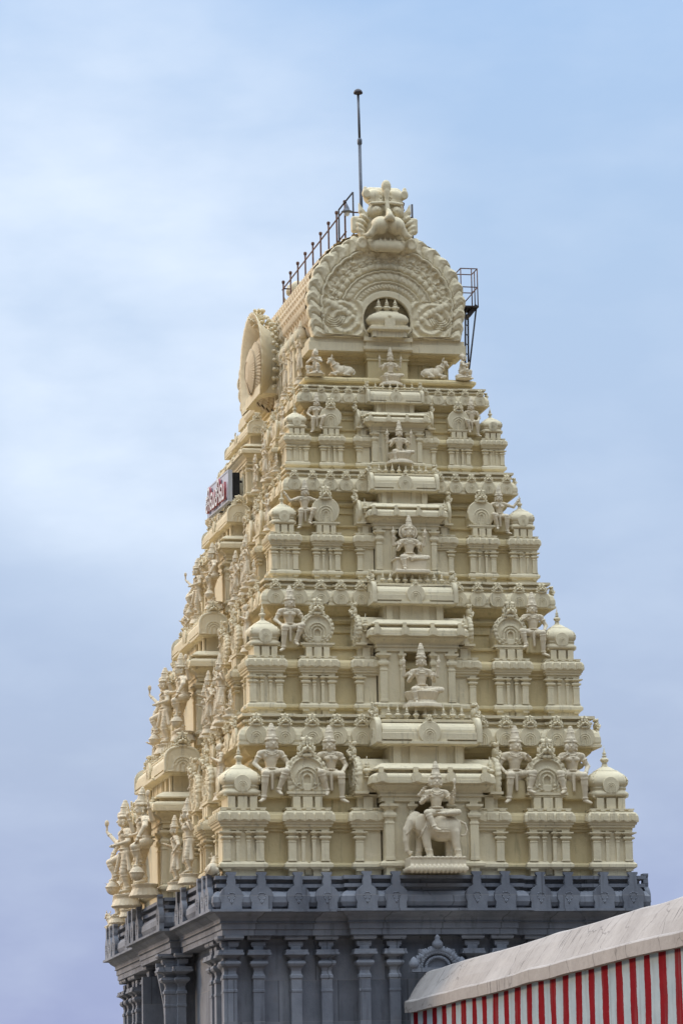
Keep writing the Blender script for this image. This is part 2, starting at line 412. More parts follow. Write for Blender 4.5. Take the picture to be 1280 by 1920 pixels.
def arm(c, sh, el, ha, s=1.0, obj=None):
    sh, el, ha = V3(*sh), V3(*el), V3(*ha)
    s = s * 1.1
    sh = sh - V3(0, 0, .03)
    c.ell(sh, (0.070 * s, 0.070 * s, 0.072 * s), 0.04)
    c.cap(sh, el, 0.062 * s, 0.047 * s, 0.03); c.cap(el, ha, 0.048 * s, 0.033 * s, 0.02)
    d = ha - el; d = d / np.linalg.norm(d); u = el - sh; u = u / np.linalg.norm(u)
    c.tor(sh + u * 0.10 * s, u, 0.060 * s, 0.017 * s, 0.008)        # armlet
    c.tor(ha - d * 0.02 * s, d, 0.036 * s, 0.014 * s, 0.006)        # bracelet
    w = np.cross(d, V3(0, 1, 0.2)); w = w / (np.linalg.norm(w) + 1e-9)
    c.ell(ha + d * 0.05 * s, (0.036 * s, 0.03 * s, 0.04 * s), 0.015)
    for i, (o, l) in enumerate(((-1.5, 0.045), (-0.5, 0.06), (0.5, 0.058), (1.5, 0.045))):
        b = ha + d * 0.075 * s + w * o * 0.017 * s
        c.cap(b, b + d * l * s + V3(0, -0.012, 0) * s, 0.0105 * s, 0.008 * s, 0.003)
    b = ha + d * 0.035 * s + w * 0.03 * s
    c.cap(b, b + (d * 0.03 + w * 0.03) * s, 0.012 * s, 0.009 * s, 0.004)
    if obj == 'staff':
        c.cap(ha + V3(0, 0, 0.3) * s, ha - V3(0, 0, 0.5) * s, 0.02 * s, None, 0.006); c.ell(ha + V3(0, 0, 0.34) * s, (0.05 * s, 0.05 * s, 0.08 * s), 0.01)
    elif obj == 'bud':
        t = ha + d * 0.1 * s; c.cap(ha, t, 0.022 * s, None, 0.006); c.cap(t, t + V3(0, 0, 0.16) * s, 0.02 * s, None, 0.006); c.ell(t + V3(0, 0, 0.2) * s, (0.04 * s, 0.04 * s, 0.085 * s), 0.01)
    elif obj == 'flame':
        t = ha + d * 0.08 * s; c.cap(t, t + V3(0, 0, 0.22) * s, 0.035 * s, 0.012 * s, 0.008); c.ell(t + V3(0, 0, 0.05) * s, (0.06 * s, 0.03 * s, 0.05 * s), 0.01)

def leg(c, hip, kn, an, toe, s=1.0):
    hip, kn, an, toe = V3(*hip), V3(*kn), V3(*an), V3(*toe)
    s = s * 1.16
    c.cap(hip, kn, 0.098 * s, 0.07 * s, 0.04)
    m = kn + (an - kn) * 0.35
    c.cap(kn, m, 0.066 * s, 0.064 * s, 0.02); c.cap(m, an, 0.06 * s, 0.04 * s, 0.02)
    d = (an - kn) / np.linalg.norm(an - kn)
    c.tor(an - d * 0.05 * s, d, 0.046 * s, 0.016 * s, 0.006); c.tor(kn + d * 0.07 * s, d, 0.066 * s, 0.013 * s, 0.006)
    c.cap(an, toe, 0.042 * s, 0.03 * s, 0.02)
    for q in (0.35, 0.6, 0.8):                                          # folds of the loin cloth
        p = hip + (kn - hip) * q; c.tor(p, kn - hip, (0.098 - 0.028 * q) * s, 0.010 * s, 0.008)

def torso(c, pel, che, s=1.0, female=False, belly=False):
    pel, che = V3(*pel), V3(*che)
    w = pel * 0.5 + che * 0.5
    c.ell(pel, (0.165 * s, 0.125 * s, 0.12 * s), 0.04)
    c.cap(pel, w, 0.115 * s, (0.13 if belly else 0.095) * s, 0.05)
    c.cap(w, che, (0.13 if belly else 0.095) * s, 0.115 * s, 0.05)
    c.ell(che, (0.178 * s, 0.12 * s, 0.14 * s), 0.04); c.cap(che + V3(0, .01, -.12) * s, w, 0.125 * s, 0.10 * s, 0.04)
    for e in (-1, 1): c.cap(che + V3(0, 0, 0.16) * s, che + V3(0.19 * e, 0, 0.085) * s, 0.062 * s, 0.06 * s, 0.04)
    if belly: c.ell(w + V3(0, -0.06, -0.03) * s, (0.15 * s, 0.12 * s, 0.14 * s), 0.03)
    if female:
        for e in (-1, 1): c.ell(che + V3(0.078 * e, -0.10, -0.03) * s, (0.068 * s,) * 3, 0.015)
    else:
        for e in (-1, 1): c.ell(che + V3(0.07 * e, -0.085, 0.0) * s, (0.075 * s, 0.04 * s, 0.055 * s), 0.015)
    nk = che + V3(0, 0.0, 0.15) * s
    c.cap(nk, nk + V3(0, -0.01, 0.11) * s, 0.06 * s, 0.055 * s, 0.03)
    for i in range(2):                                                   # necklaces
        for t in np.linspace(-1.15, 1.15, 9):
            r = (0.10 + 0.05 * i) * s
            c.ell(nk + V3(r * math.sin(t), -0.06 * s - 0.045 * s * math.cos(t) - (0.01 + 0.02 * i) * s, -r * math.cos(t) * 0.95 + 0.02 * s), (0.02 * s,) * 3, 0.008)
    for q in (0.02, 0.10):
        c.tor(pel + V3(0, 0, q * s), (0, 0, 1), 0.145 * s, 0.02 * s, 0.01)
    c.cap(pel + V3(-0.14, -0.04, 0.02) * s + V3(0, 0, 0.42 * 0) , che + V3(0.12, -0.09, 0.08) * s, 0.012 * s, None, 0.006)   # sacred thread
    for e in (-1, 1):                                                    # shoulder tassels
        c.ell(che + V3(0.15 * e, -0.02, 0.12) * s, (0.06 * s, 0.06 * s, 0.045 * s), 0.02)

CELL = 0.0175
def fig_guardian_seated(name, female=False, up=False, flip=False, cell=CELL, var=0):
    c = Clay((-0.75, -0.62, -0.02), (0.75, 0.3, 2.2), cell); x = -1 if flip else 1
    torso(c, (0, 0, 0.86), (0, -0.03, 1.27), 1.0, female)
    head(c, (0.02 * x, -0.06, 1.595), 1.14, 'tall', 0.15 * x)
    leg(c, (-0.1 * x, -0.03, 0.84), (-0.17 * x, -0.36, 0.80), (-0.20 * x, -0.27, 0.16), (-0.29 * x, -0.40, 0.08))
    leg(c, (0.1 * x, -0.03, 0.84), (*((0.26 * x, -0.36) if not var else (0.34 * x, -0.30)), 0.86), (*((0.11 * x, -0.24, 0.36) if not var else (0.24 * x, -0.28, 0.40)),), (*((0.15 * x, -0.38, 0.27) if not var else (0.33 * x, -0.40, 0.33)),))
    if var:
        arm(c, (-0.21 * x, -0.02, 1.37), (-0.34 * x, -0.02, 1.08), (-0.25 * x, -0.20, 0.88)); arm(c, (0.21 * x, -0.02, 1.37), (0.38 * x, -0.08, 1.14), (0.24 * x, -0.30, 1.26), 1, 'bud' if female else None)
    elif up:
        arm(c, (-0.21, -0.02, 1.37), (-0.47, -0.06, 1.24), (-0.62, -0.08, 1.50)); arm(c, (0.21, -0.02, 1.37), (0.47, -0.06, 1.24), (0.62, -0.08, 1.50))
    else:
        arm(c, (-0.21 * x, -0.02, 1.37), (-0.335 * x, -0.01, 1.08), (-0.23 * x, -0.22, 0.90)); arm(c, (0.21 * x, -0.02, 1.37), (0.36 * x, -0.04, 1.10), (0.30 * x, -0.26, 0.95))
    c.cap((0, -0.12, 0.86), (0.0, -0.16, 0.42), 0.045, 0.035, 0.01); c.cap((0.33 * x, -0.10, 0.85), (0.42 * x, -0.06, 0.5), 0.03, 0.045, 0.01)
    c.ell((0, 0.02, 0.72), (0.2, 0.13, 0.12), 0.04)
    me = c.mesh(name, M_STAT)
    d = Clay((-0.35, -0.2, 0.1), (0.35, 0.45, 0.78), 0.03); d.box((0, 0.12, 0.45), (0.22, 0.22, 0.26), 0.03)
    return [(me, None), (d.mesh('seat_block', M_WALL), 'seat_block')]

def fig_deity(name, base='lotus', flip=False, four=True, halo=False, cell=CELL, legs='lalita', mat=None):
    c = Clay((-0.62, -0.65, 0.0), (0.62, 0.35, 1.85), cell); x = -1 if flip else 1
    p = 0.44
    torso(c, (0, 0, p + 0.06), (0, -0.03, p + 0.45))
    head(c, (0, -0.06, p + 0.82), 1.12, 'tall')
    leg(c, (0.1 * x, -0.03, p + 0.02), (0.46 * x, -0.22, p + 0.0), (0.06 * x, -0.33, p - 0.04), (-0.06 * x, -0.36, p - 0.02))
    if legs == 'lalita':
        leg(c, (-0.1 * x, -0.03, p + 0.02), (-0.25 * x, -0.36, p - 0.01), (-0.20 * x, -0.36, 0.09), (-0.22 * x, -0.50, 0.04))
    else:
        leg(c, (-0.1 * x, -0.03, p + 0.02), (-0.44 * x, -0.22, p + 0.0), (-0.06 * x, -0.36, p + 0.02), (0.06 * x, -0.38, p + 0.02))
    arm(c, (-0.21, -0.02, p + 0.55), (-0.32, -0.06, p + 0.27), (-0.28, -0.27, p + 0.36))
    arm(c, (0.21, -0.02, p + 0.55), (0.32, -0.06, p + 0.27), (0.28, -0.27, p + 0.34))
    if four:
        arm(c, (-0.22, 0.03, p + 0.55), (-0.42, 0.04, p + 0.42), (-0.44, -0.04, p + 0.70), 0.9, 'flame')
        arm(c, (0.22, 0.03, p + 0.55), (0.42, 0.04, p + 0.42), (0.44, -0.04, p + 0.70), 0.9, 'flame')
    c.cap((0, -0.12, p + 0.02), (0.0, -0.33, p - 0.08), 0.05, 0.05, 0.01)
    if halo:
        c.cap((0, 0.09, p + 0.84), (0, 0.15, p + 0.84), 0.2, 0.2, 0.01); c.tor((0, 0.1, p + 0.84), (0, 1, 0), 0.24, 0.03, 0.01)
    me = c.mesh(name, M_STAT)
    d = Clay((-0.7, -0.7, -0.12), (0.7, 0.45, 0.5), 0.025)
    if base == 'lotus':
        d.cyl((0, -0.05), 0.34, 0.44, 0.16, 0.40, 0.01, 0.02, 20); d.cyl((0, -0.05), 0.40, 0.32, 0.04, 0.16, 0.01, 0.02, 20); d.cyl((0, -0.12), 0.5, 0.48, -0.08, 0.05, 0.01)
    else:
        d.box((0, 0.0, 0.2), (0.42, 0.3, 0.2), 0.02); d.box((0, 0.0, 0.40), (0.46, 0.34, 0.03), 0.02); d.box((0, -0.08, -0.03), (0.48, 0.45, 0.06), 0.02)
    return [(me, None), (d.mesh('pedestal', M_STAT), 'pedestal')]

def fig_elephant_rider(name):
    c = Clay((-0.95, -0.55, -0.02), (0.95, 0.55, 1.3), 0.018)
    c.ell((0.12, 0, 0.74), (0.50, 0.27, 0.30), 0.06); c.ell((-0.22, 0, 0.76), (0.28, 0.25, 0.28), 0.06)
    c.ell((0.42, 0, 0.76), (0.26, 0.25, 0.27), 0.06)
    c.ell((-0.50, 0.0, 0.90), (0.19, 0.17, 0.22), 0.06); c.ell((-0.46, 0, 1.05), (0.12, 0.13, 0.1), 0.05)
    c.chain([((-0.58, -0.02, 0.88), 0.14), ((-0.70, -0.03, 0.68), 0.10), ((-0.735, -0.04, 0.42), 0.075), ((-0.71, -0.04, 0.18), 0.055), ((-0.65, -0.04, 0.09), 0.042), ((-0.59, -0.04, 0.14), 0.035)], 0.03)
    for e in (-1, 1):
        c.ell((-0.38, 0.2 * e, 0.86), (0.15, 0.045, 0.22), 0.02, False, 0, 0.25)
        c.cap((-0.60, 0.10 * e, 0.72), (-0.74, 0.14 * e, 0.58), 0.03, 0.014, 0.01)
        c.ell((-0.62, 0.135 * e, 0.93), (0.03, 0.02, 0.018), 0.006)
    for xx, e, dx in ((-0.26, -1, 0.10), (-0.32, 1, -0.06), (0.48, -1, 0.08), (0.40, 1, -0.02)):
        c.cap((xx, 0.13 * e, 0.62), (xx + dx * 0.4, 0.14 * e, 0.32), 0.135, 0.095, 0.04); c.cap((xx + dx * 0.4, 0.14 * e, 0.32), (xx + dx, 0.14 * e, 0.09), 0.092, 0.085, 0.03)
        c.cyl((xx + dx, 0.14 * e), 0.105, 0.09, 0.0, 0.06, 0.01); c.tor((xx + dx * 0.8, 0.14 * e, 0.17), (0, 0, 1), 0.088, 0.015, 0.006)
    c.chain([((0.64, 0, 0.92), 0.035), ((0.78, -0.03, 0.84), 0.028), ((0.83, -0.04, 0.68), 0.024), ((0.77, -0.04, 0.56), 0.024), ((0.68, -0.05, 0.55), 0.03)], 0.015)
    for i in range(3): c.tor((-0.30 + 0.05 * i, 0, 0.72), (1, 0, -0.5), 0.27, 0.016, 0.01)
    c.ell((0.2, 0, 0.52), (0.25, 0.18, 0.12), 0.05)
    eleph = c.mesh('elephant', M_STAT)
    b = Clay((-0.2, -0.5, 0.3), (0.6, 0.5, 1.15), 0.02)                       # saddle cloth
    b.ell((0.16, 0, 0.745), (0.30, 0.305, 0.325), 0.02); b.box((0.16, 0, 0.4), (0.5, 0.6, 0.17), 0.01, 0.01, True)
    for i in range(3): b.tor((0.16, 0, 0.62 + 0.06 * i), (0, 0, 1), 0.30 , 0.012, 0.008)
    cloth = b.mesh('saddle_cloth', M_STAT)
    d = Clay((-0.9, -0.55, -0.42), (0.9, 0.5, 0.05), 0.02)
    d.box((0, -0.02, -0.13), (0.71, 0.34, 0.13), 0.02)
    for i in range(13):
        d.ell((-0.66 + 0.11 * i, -0.36, -0.02), (0.055, 0.03, 0.035), 0.008); d.ell((-0.66 + 0.11 * i, -0.35, -0.30), (0.06, 0.10, 0.12), 0.01)
    d.box((0, -0.05, -0.30), (0.76, 0.37, 0.055), 0.03)
    ped = d.mesh('lotus_pedestal', M_STAT)
    r = Clay((-0.62, -0.68, -0.16), (0.62, 0.35, 1.95), 0.017); p = 0.44
    torso(r, (0, 0, p + 0.06), (0, -0.03, p + 0.47), 1.08)
    head(r, (0, -0.06, p + 0.86), 1.15, 'tall')
    leg(r, (0.1, -0.03, p + 0.02), (0.48, -0.20, p + 0.03), (0.10, -0.32, p - 0.02), (-0.02, -0.36, p - 0.02), 1.05)
    arm(r, (-0.23, -0.02, p + 0.58), (-0.36, -0.07, p + 0.30), (-0.27, -0.27, p + 0.40), 1.1); arm(r, (0.23, -0.02, p + 0.58), (0.37, -0.07, p + 0.30), (0.33, -0.24, p + 0.44), 1.1)
    arm(r, (-0.24, 0.02, p + 0.58), (-0.40, -0.02, p + 0.50), (-0.33, -0.12, p + 0.62), 0.95); arm(r, (0.24, 0.02, p + 0.58), (0.42, 0.0, p + 0.42), (0.42, -0.10, p + 0.56), 0.95, 'bud')
    r.cap((0, 0.09, p + 0.86), (0, 0.14, p + 0.86), 0.2, 0.2, 0.01)
    leg(r, (-0.1, -0.03, p + 0.02), (-0.28, -0.33, p - 0.0), (-0.12, -0.40, p - 0.42), (-0.03, -0.46, p - 0.47), 1.05)
    return eleph, cloth, ped, r.mesh('rider', M_STAT)

def fig_standing(name, pose=0, cell=CELL, female=False, pedestal='lotus'):
    c = Clay((-1.02, -0.55, -0.02), (1.02, 0.35, 2.3), cell)
    if pose in (4, 5):            # temple guardian, one foot lifted on to a mace
        x = 1 if pose == 4 else -1
        torso(c, (0.03 * x, 0, 0.98), (-0.03 * x, -0.02, 1.40), 1.05)
        head(c, (-0.05 * x, -0.06, 1.76), 1.1, 'tall', 0.2 * x)
        leg(c, (-0.08 * x, 0, 0.95), (-0.12 * x, -0.08, 0.52), (-0.10 * x, 0.0, 0.10), (-0.18 * x, -0.16, 0.05), 1.05)
        leg(c, (0.14 * x, 0, 0.95), (0.36 * x, -0.26, 0.82), (0.28 * x, -0.16, 0.42), (0.38 * x, -0.26, 0.38), 1.05)
        c.ell((0.36 * x, -0.22, 0.2), (0.13, 0.13, 0.17), 0.02); c.tor((0.36 * x, -0.22, 0.22), (0, 0, 1), 0.13, 0.02, 0.008)
        c.cap((0.36 * x, -0.22, 0.3), (0.40 * x, -0.2, 1.0), 0.03, 0.022, 0.01)
        arm(c, (0.19 * x, -0.02, 1.50), (0.44 * x, -0.08, 1.28), (0.42 * x, -0.2, 1.02), 1.05); arm(c, (-0.25 * x, -0.02, 1.50), (-0.42 * x, -0.05, 1.22), (-0.26 * x, -0.24, 1.16), 1.05)
        arm(c, (0.2 * x, 0.04, 1.52), *(((0.46 * x, 0.05, 1.42), (0.56 * x, -0.02, 1.72)) if pose == 4 else ((0.52 * x, -.10, 1.30), (0.76 * x, -0.22, 1.55))), 0.95, 'bud'); arm(c, (-0.26 * x, 0.04, 1.52), (-0.48 * x, 0.05, 1.44), (-0.50 * x, -0.04, 1.74), 0.95, 'flame')
        c.cap((0.02 * x, -0.12, 0.98), (0.08 * x, -0.2, 0.55), 0.05, 0.04, 0.01); c.cap((-0.16 * x, -0.02, 1.0), (-0.3 * x, 0.0, 0.55), 0.03, 0.05, 0.01)
    else:
        sw = (0.04, -0.05, 0.03, 0.0)[pose % 4]
        torso(c, (sw, 0, 0.96), (-sw, -0.02, 1.37), 1.0, female)
        head(c, (0.0, -0.06, 1.73), 1.08, ('tall', 'round', 'tall', 'hair')[pose % 4], (0.2, -0.2, 0.0, 0.1)[pose % 4])
        leg(c, (-0.09 + sw, 0, 0.93), (-0.12, -0.07, 0.50), (-0.11, 0, 0.09), (-0.15, -0.15, 0.04))
        leg(c, (0.09 + sw, 0, 0.93), (0.16, -0.10, 0.50), (0.14, 0, 0.09), (0.19, -0.15, 0.04))
        A = {0: ((-0.36, -0.05, 1.2), (-0.30, -0.26, 1.28), None, (0.40, 0.0, 1.2), (0.25, -0.12, 0.98), None),
             1: ((-0.38, -0.02, 1.2), (-0.42, -0.18, 0.98), 'staff', (0.36, -0.06, 1.2), (0.28, -0.26, 1.3), 'bud'),
             2: ((-0.42, 0.0, 1.26), (-0.50, -0.1, 1.52), 'flame', (0.42, 0.0, 1.26), (0.50, -0.1, 1.52), 'flame'),
             3: ((-0.33, -0.1, 1.15), (-0.05, -0.27, 1.3), None, (0.33, -0.1, 1.15), (0.05, -0.27, 1.3), None)}[pose % 4]
        arm(c, (-0.21 - sw, -0.02, 1.47), A[0], A[1], 1, A[2]); arm(c, (0.21 - sw, -0.02, 1.47), A[3], A[4], 1, A[5])
        c.cap((sw, -0.11, 0.95), (0.0, -0.14, 0.35), 0.05, 0.06, 0.01); c.cap((-0.17, 0, 0.95), (-0.28, 0.0, 0.4), 0.03, 0.06, 0.01); c.cap((0.19, 0, 0.95), (0.29, 0.0, 0.4), 0.03, 0.06, 0.01)
        if female: c.ell((0, 0.0, 0.6), (0.22, 0.12, 0.35), 0.05)
    me = c.mesh(name, M_STAT)
    d = Clay((-0.6, -0.6, -0.36), (0.6, 0.5, 0.06), 0.025)
    d.cyl((0, -0.02), 0.20, 0.25, -0.12, 0.0, 0.01, 0.012, 18); d.cyl((0, -0.02), 0.29, 0.22, -0.30, -0.12, 0.02, 0.012, 18)
    return [(me, None), (d.mesh('lotus_pedestal', M_STAT), 'lotus_pedestal')]

def fig_gana(name):
    c = Clay((-0.5, -0.55, -0.02), (0.5, 0.4, 1.35), 0.016)
    torso(c, (0, 0.05, 0.34), (0, 0.0, 0.70), 1.05, False, True)
    head(c, (0, -0.05, 1.08), 1.35, 'none')
    c.ell((0, 0.02, 1.13), (0.14, 0.14, 0.13), 0.02); c.ell((0, 0.0, 1.27), (0.06, 0.06, 0.05), 0.02)
    leg(c, (-0.12, 0, 0.3), (-0.33, -0.30, 0.36), (-0.26, -0.28, 0.08), (-0.30, -0.42, 0.04), 1.1)
    leg(c, (0.12, 0, 0.3), (0.25, -0.34, 0.42), (0.22, -0.32, 0.09), (0.24, -0.46, 0.04), 1.1)
    arm(c, (-0.22, -0.02, 0.82), (-0.38, -0.16, 0.60), (-0.05, -0.30, 0.74), 1.05); arm(c, (0.22, -0.02, 0.82), (0.38, -0.16, 0.60), (0.05, -0.30, 0.76), 1.05)
    me = c.mesh(name, M_STAT)
    d = Clay((-0.6, -0.6, -0.12), (0.6, 0.5, 0.3), 0.025); d.ell((0, -0.05, 0.0), (0.45, 0.42, 0.1), 0.02); d.ell((0, 0.1, 0.12), (0.3, 0.28, 0.14), 0.03)
    return [(me, None), (d.mesh('cushion', M_STAT), 'cushion')]

def fig_bull(name):
    c = Clay((-0.6, -0.4, -0.02), (0.75, 0.4, 1.0), 0.016)
    c.ell((0.10, 0, 0.26), (0.40, 0.2, 0.23), 0.05); c.ell((0.36, 0, 0.24), (0.2, 0.2, 0.22), 0.05)
    c.ell((-0.14, 0, 0.52), (0.12, 0.09, 0.10), 0.05)                        # hump
    c.cap((-0.20, 0, 0.40), (-0.36, -0.02, 0.66), 0.16, 0.10, 0.05)
    c.ell((-0.42, -0.04, 0.70), (0.13, 0.095, 0.10), 0.03, False, 0, 0.5); c.cap((-0.46, -0.05, 0.66), (-0.54, -0.07, 0.58), 0.075, 0.055, 0.02)
    for e in (-1, 1):
        c.chain([((-0.36, 0.06 * e - 0.02, 0.78), 0.03), ((-0.35, 0.12 * e, 0.86), 0.024), ((-0.37, 0.10 * e, 0.94), 0.012)], 0.01)
        c.ell((-0.32, 0.14 * e - 0.02, 0.72), (0.04, 0.07, 0.025), 0.01); c.ell((-0.47, 0.075 * e - 0.05, 0.73), (0.018, 0.014, 0.014), 0.004)
        c.cap((-0.15, 0.14 * e, 0.16), (-0.42, 0.15 * e, 0.12), 0.07, 0.05, 0.03); c.cap((-0.42, 0.15 * e, 0.12), (-0.22, 0.18 * e, 0.05), 0.048, 0.035, 0.015)
        c.cap((0.35, 0.15 * e, 0.2), (0.12, 0.21 * e, 0.08), 0.12, 0.06, 0.03); c.cap((0.12, 0.21 * e, 0.08), (0.34, 0.23 * e, 0.05), 0.05, 0.035, 0.015)
    c.chain([((0.55, 0, 0.34), 0.03), ((0.60, -0.06, 0.2), 0.022), ((0.50, -0.16, 0.08), 0.026)], 0.01)
    c.tor((-0.27, -0.01, 0.50), (-0.5, 0, 0.8), 0.145, 0.025, 0.01); c.tor((0.12, 0, 0.27), (1, 0, 0), 0.225, 0.014, 0.008)
    return [(c.mesh(name, M_STAT), None)]

def fig_lion_face(name, cell, mat=None):
    """Lion mask: unit is about its width; stands on z = 0, faces -y."""
    c = Clay((-0.75, -0.60, -0.07), (0.75, 0.35, 1.20), cell)
    c.ell((0, 0.08, 0.40), (0.46, 0.18, 0.40), 0.02)
    c.chain([((-0.34, -0.04, 0.11), 0.075), ((-0.2, -0.16, 0.06), 0.095), ((0.2, -0.16, 0.06), 0.095), ((0.34, -0.04, 0.11), 0.075)], 0.02)      # lower lip
    c.cap((-0.17, -0.12, 0.155), (0.17, -0.12, 0.155), 0.035, None, 0.008)
    for x in (-0.14, -0.05, 0.05, 0.14): c.cap((x, -0.20, 0.13), (x, -0.20, 0.185), 0.025, 0.015, 0.004)                                      # teeth
    for e in (-1, 1):
        c.ell((0.47 * e, -0.02, 0.10), (0.13, 0.13, 0.13), 0.01); c.tor((0.48 * e, -0.13, 0.11), (0, 1, 0), 0.075, 0.028, 0.008)               # curls
        c.ell((0.60 * e, 0.05, 0.16), (0.09, 0.1, 0.10), 0.01)
        c.ell((0.15 * e, -0.20, 0.385), (0.19, 0.20, 0.145), 0.012, False, 0, 0.22 * e)                                                         # muzzle
        c.chain([((0.26 * e, -0.24, 0.33), 0.095), ((0.33 * e, -0.24, 0.24), 0.065), ((0.40 * e, -0.22, 0.215), 0.04), ((0.46 * e, -0.20, 0.225), 0.02)], 0.015)   # whiskered corner
        c.ell((0.19 * e, -0.06, 0.66), (0.165, 0.14, 0.125), 0.01)
        for i in range(3): c.cap((0.075 * e, -0.16 + 0.02 * i, 0.775 + 0.05 * i), (0.33 * e, -0.09 + 0.02 * i, 0.76 + 0.05 * i), 0.026, 0.022, 0.004)       # brows
        c.ell((0.20 * e, 0.0, 0.90), (0.16, 0.14, 0.13), 0.015)
        c.chain([((0.30 * e, -0.02, 0.90), 0.07), ((0.38 * e, -0.05, 0.94), 0.07), ((0.385 * e, -0.06, 1.02), 0.04)], 0.01)                     # horn curls
        c.tor((0.37 * e, -0.10, 0.93), (0, 1, 0), 0.055, 0.022, 0.006)
        c.chain([((0.36 * e, 0.0, 0.58), 0.05), ((0.46 * e, 0.0, 0.66), 0.055), ((0.50 * e, 0.02, 0.80), 0.012)], 0.01)                         # ears
        for i in range(5):
            c.ell((0.44 * e + 0.05 * e * math.sin(i), -0.02, 0.24 + 0.075 * i), (0.11, 0.11, 0.045), 0.004, False, 0, -0.55 * e)                 # mane
        c.box((0.56 * e, 0.06, 0.45), (0.085, 0.08, 0.13), 0.04, 0.01)
        c.ell((0.355 * e, -0.20, 0.36), (0.055, 0.10, 0.06), 0.01, True)
    c.cap((0, -0.30, 0.60), (0, -0.40, 0.49), 0.05, 0.07, 0.015); c.ell((0.06, -0.39, 0.465), (0.045,) * 3, 0.008); c.ell((-0.06, -0.39, 0.465), (0.045,) * 3, 0.008)
    c.chain([((0, -0.22, 0.66), 0.05), ((0, -0.19, 0.80), 0.04), ((0, -0.18, 0.95), 0.065)], 0.01); c.ell((0, -0.16, 1.04), (0.095, 0.08, 0.11), 0.008)
    for e in (-1, 1): c.cap((0.055 * e, -0.10, 0.60), (0.07 * e, -0.08, 0.98), 0.036, 0.036, 0.006, True); c.ell((0.19 * e, -0.20, 0.645), (0.13, 0.09, 0.105), 0.004, True); c.ell((0.19 * e, -0.13, 0.645), (0.098, 0.10, 0.078), 0.003); c.tor((0.19 * e, -0.215, 0.645), (0, 1, 0), 0.042, 0.014, 0.002, True); c.cap((0.07 * e, -0.20, 0.765), (0.31 * e, -0.17, 0.755), 0.030, 0.026, 0.004); c.tor((0.20 * e, -0.02, 0.84), (0, 0, 1), 0.155, 0.014, 0.004, True)
    c.cap((-0.25, 0.12, 0.95), (0.25, 0.12, 0.95), 0.14, None, 0.01)
    return c.mesh(name, mat or M_TRIM)

# ------------------------------------------------------------------ carved plates
def polar_plate(name, Rout, depth, nr, nt, back, Rin=None, t0=0.0, t1=2 * pi, mat=None):
    """Carved slab in the xz plane, front surface at y = -depth(q, t, x, z), back face at y = back."""
    closed = abs(t1 - t0 - 2 * pi) < 1e-6
    T = np.linspace(t0, t1, nt, endpoint=not closed); Q = np.linspace(0, 1, nr)
    ro = np.array([Rout(t) for t in T]); ri = np.zeros_like(ro) + (0.004 if Rin is None else 0)
    if Rin is not None: ri = np.array([Rin(t) for t in T])
    r = ri[None] + Q[:, None] * (ro - ri)[None]
    X = r * np.cos(T)[None]; Z = r * np.sin(T)[None]; Tq = np.broadcast_to(T[None], X.shape); Qq = np.broadcast_to(Q[:, None], X.shape)
    Y = -depth(Qq, Tq, X, Z)
    V = np.stack([X, Y, Z], -1).reshape(-1, 3)
    vb = np.stack([X[-1], np.full(nt, back), Z[-1]], -1); vi = np.stack([X[0], np.full(nt, back), Z[0]], -1)
    V = np.concatenate([V, vb, vi]); n0 = nr * nt
    F = []
    m = nt if closed else nt - 1
    j = np.arange(m); q = (j + 1) % nt
    for i in range(nr - 1): F.append(np.stack([i * nt + j, i * nt + q, (i + 1) * nt + q, (i + 1) * nt + j], 1)[:, ::-1])
    F.append(np.stack([(nr - 1) * nt + j, (nr - 1) * nt + q, n0 + q, n0 + j], 1)[:, ::-1])
    F.append(np.stack([n0 + j, n0 + q, n0 + nt + q, n0 + nt + j], 1)[:, ::-1])
    if Rin is not None: F.append(np.stack([n0 + nt + j, n0 + nt + q, q, j], 1)[:, ::-1])
    F = np.concatenate(F)
    me = np_mesh(name, V, F, mat or M_TRIM)
    return me

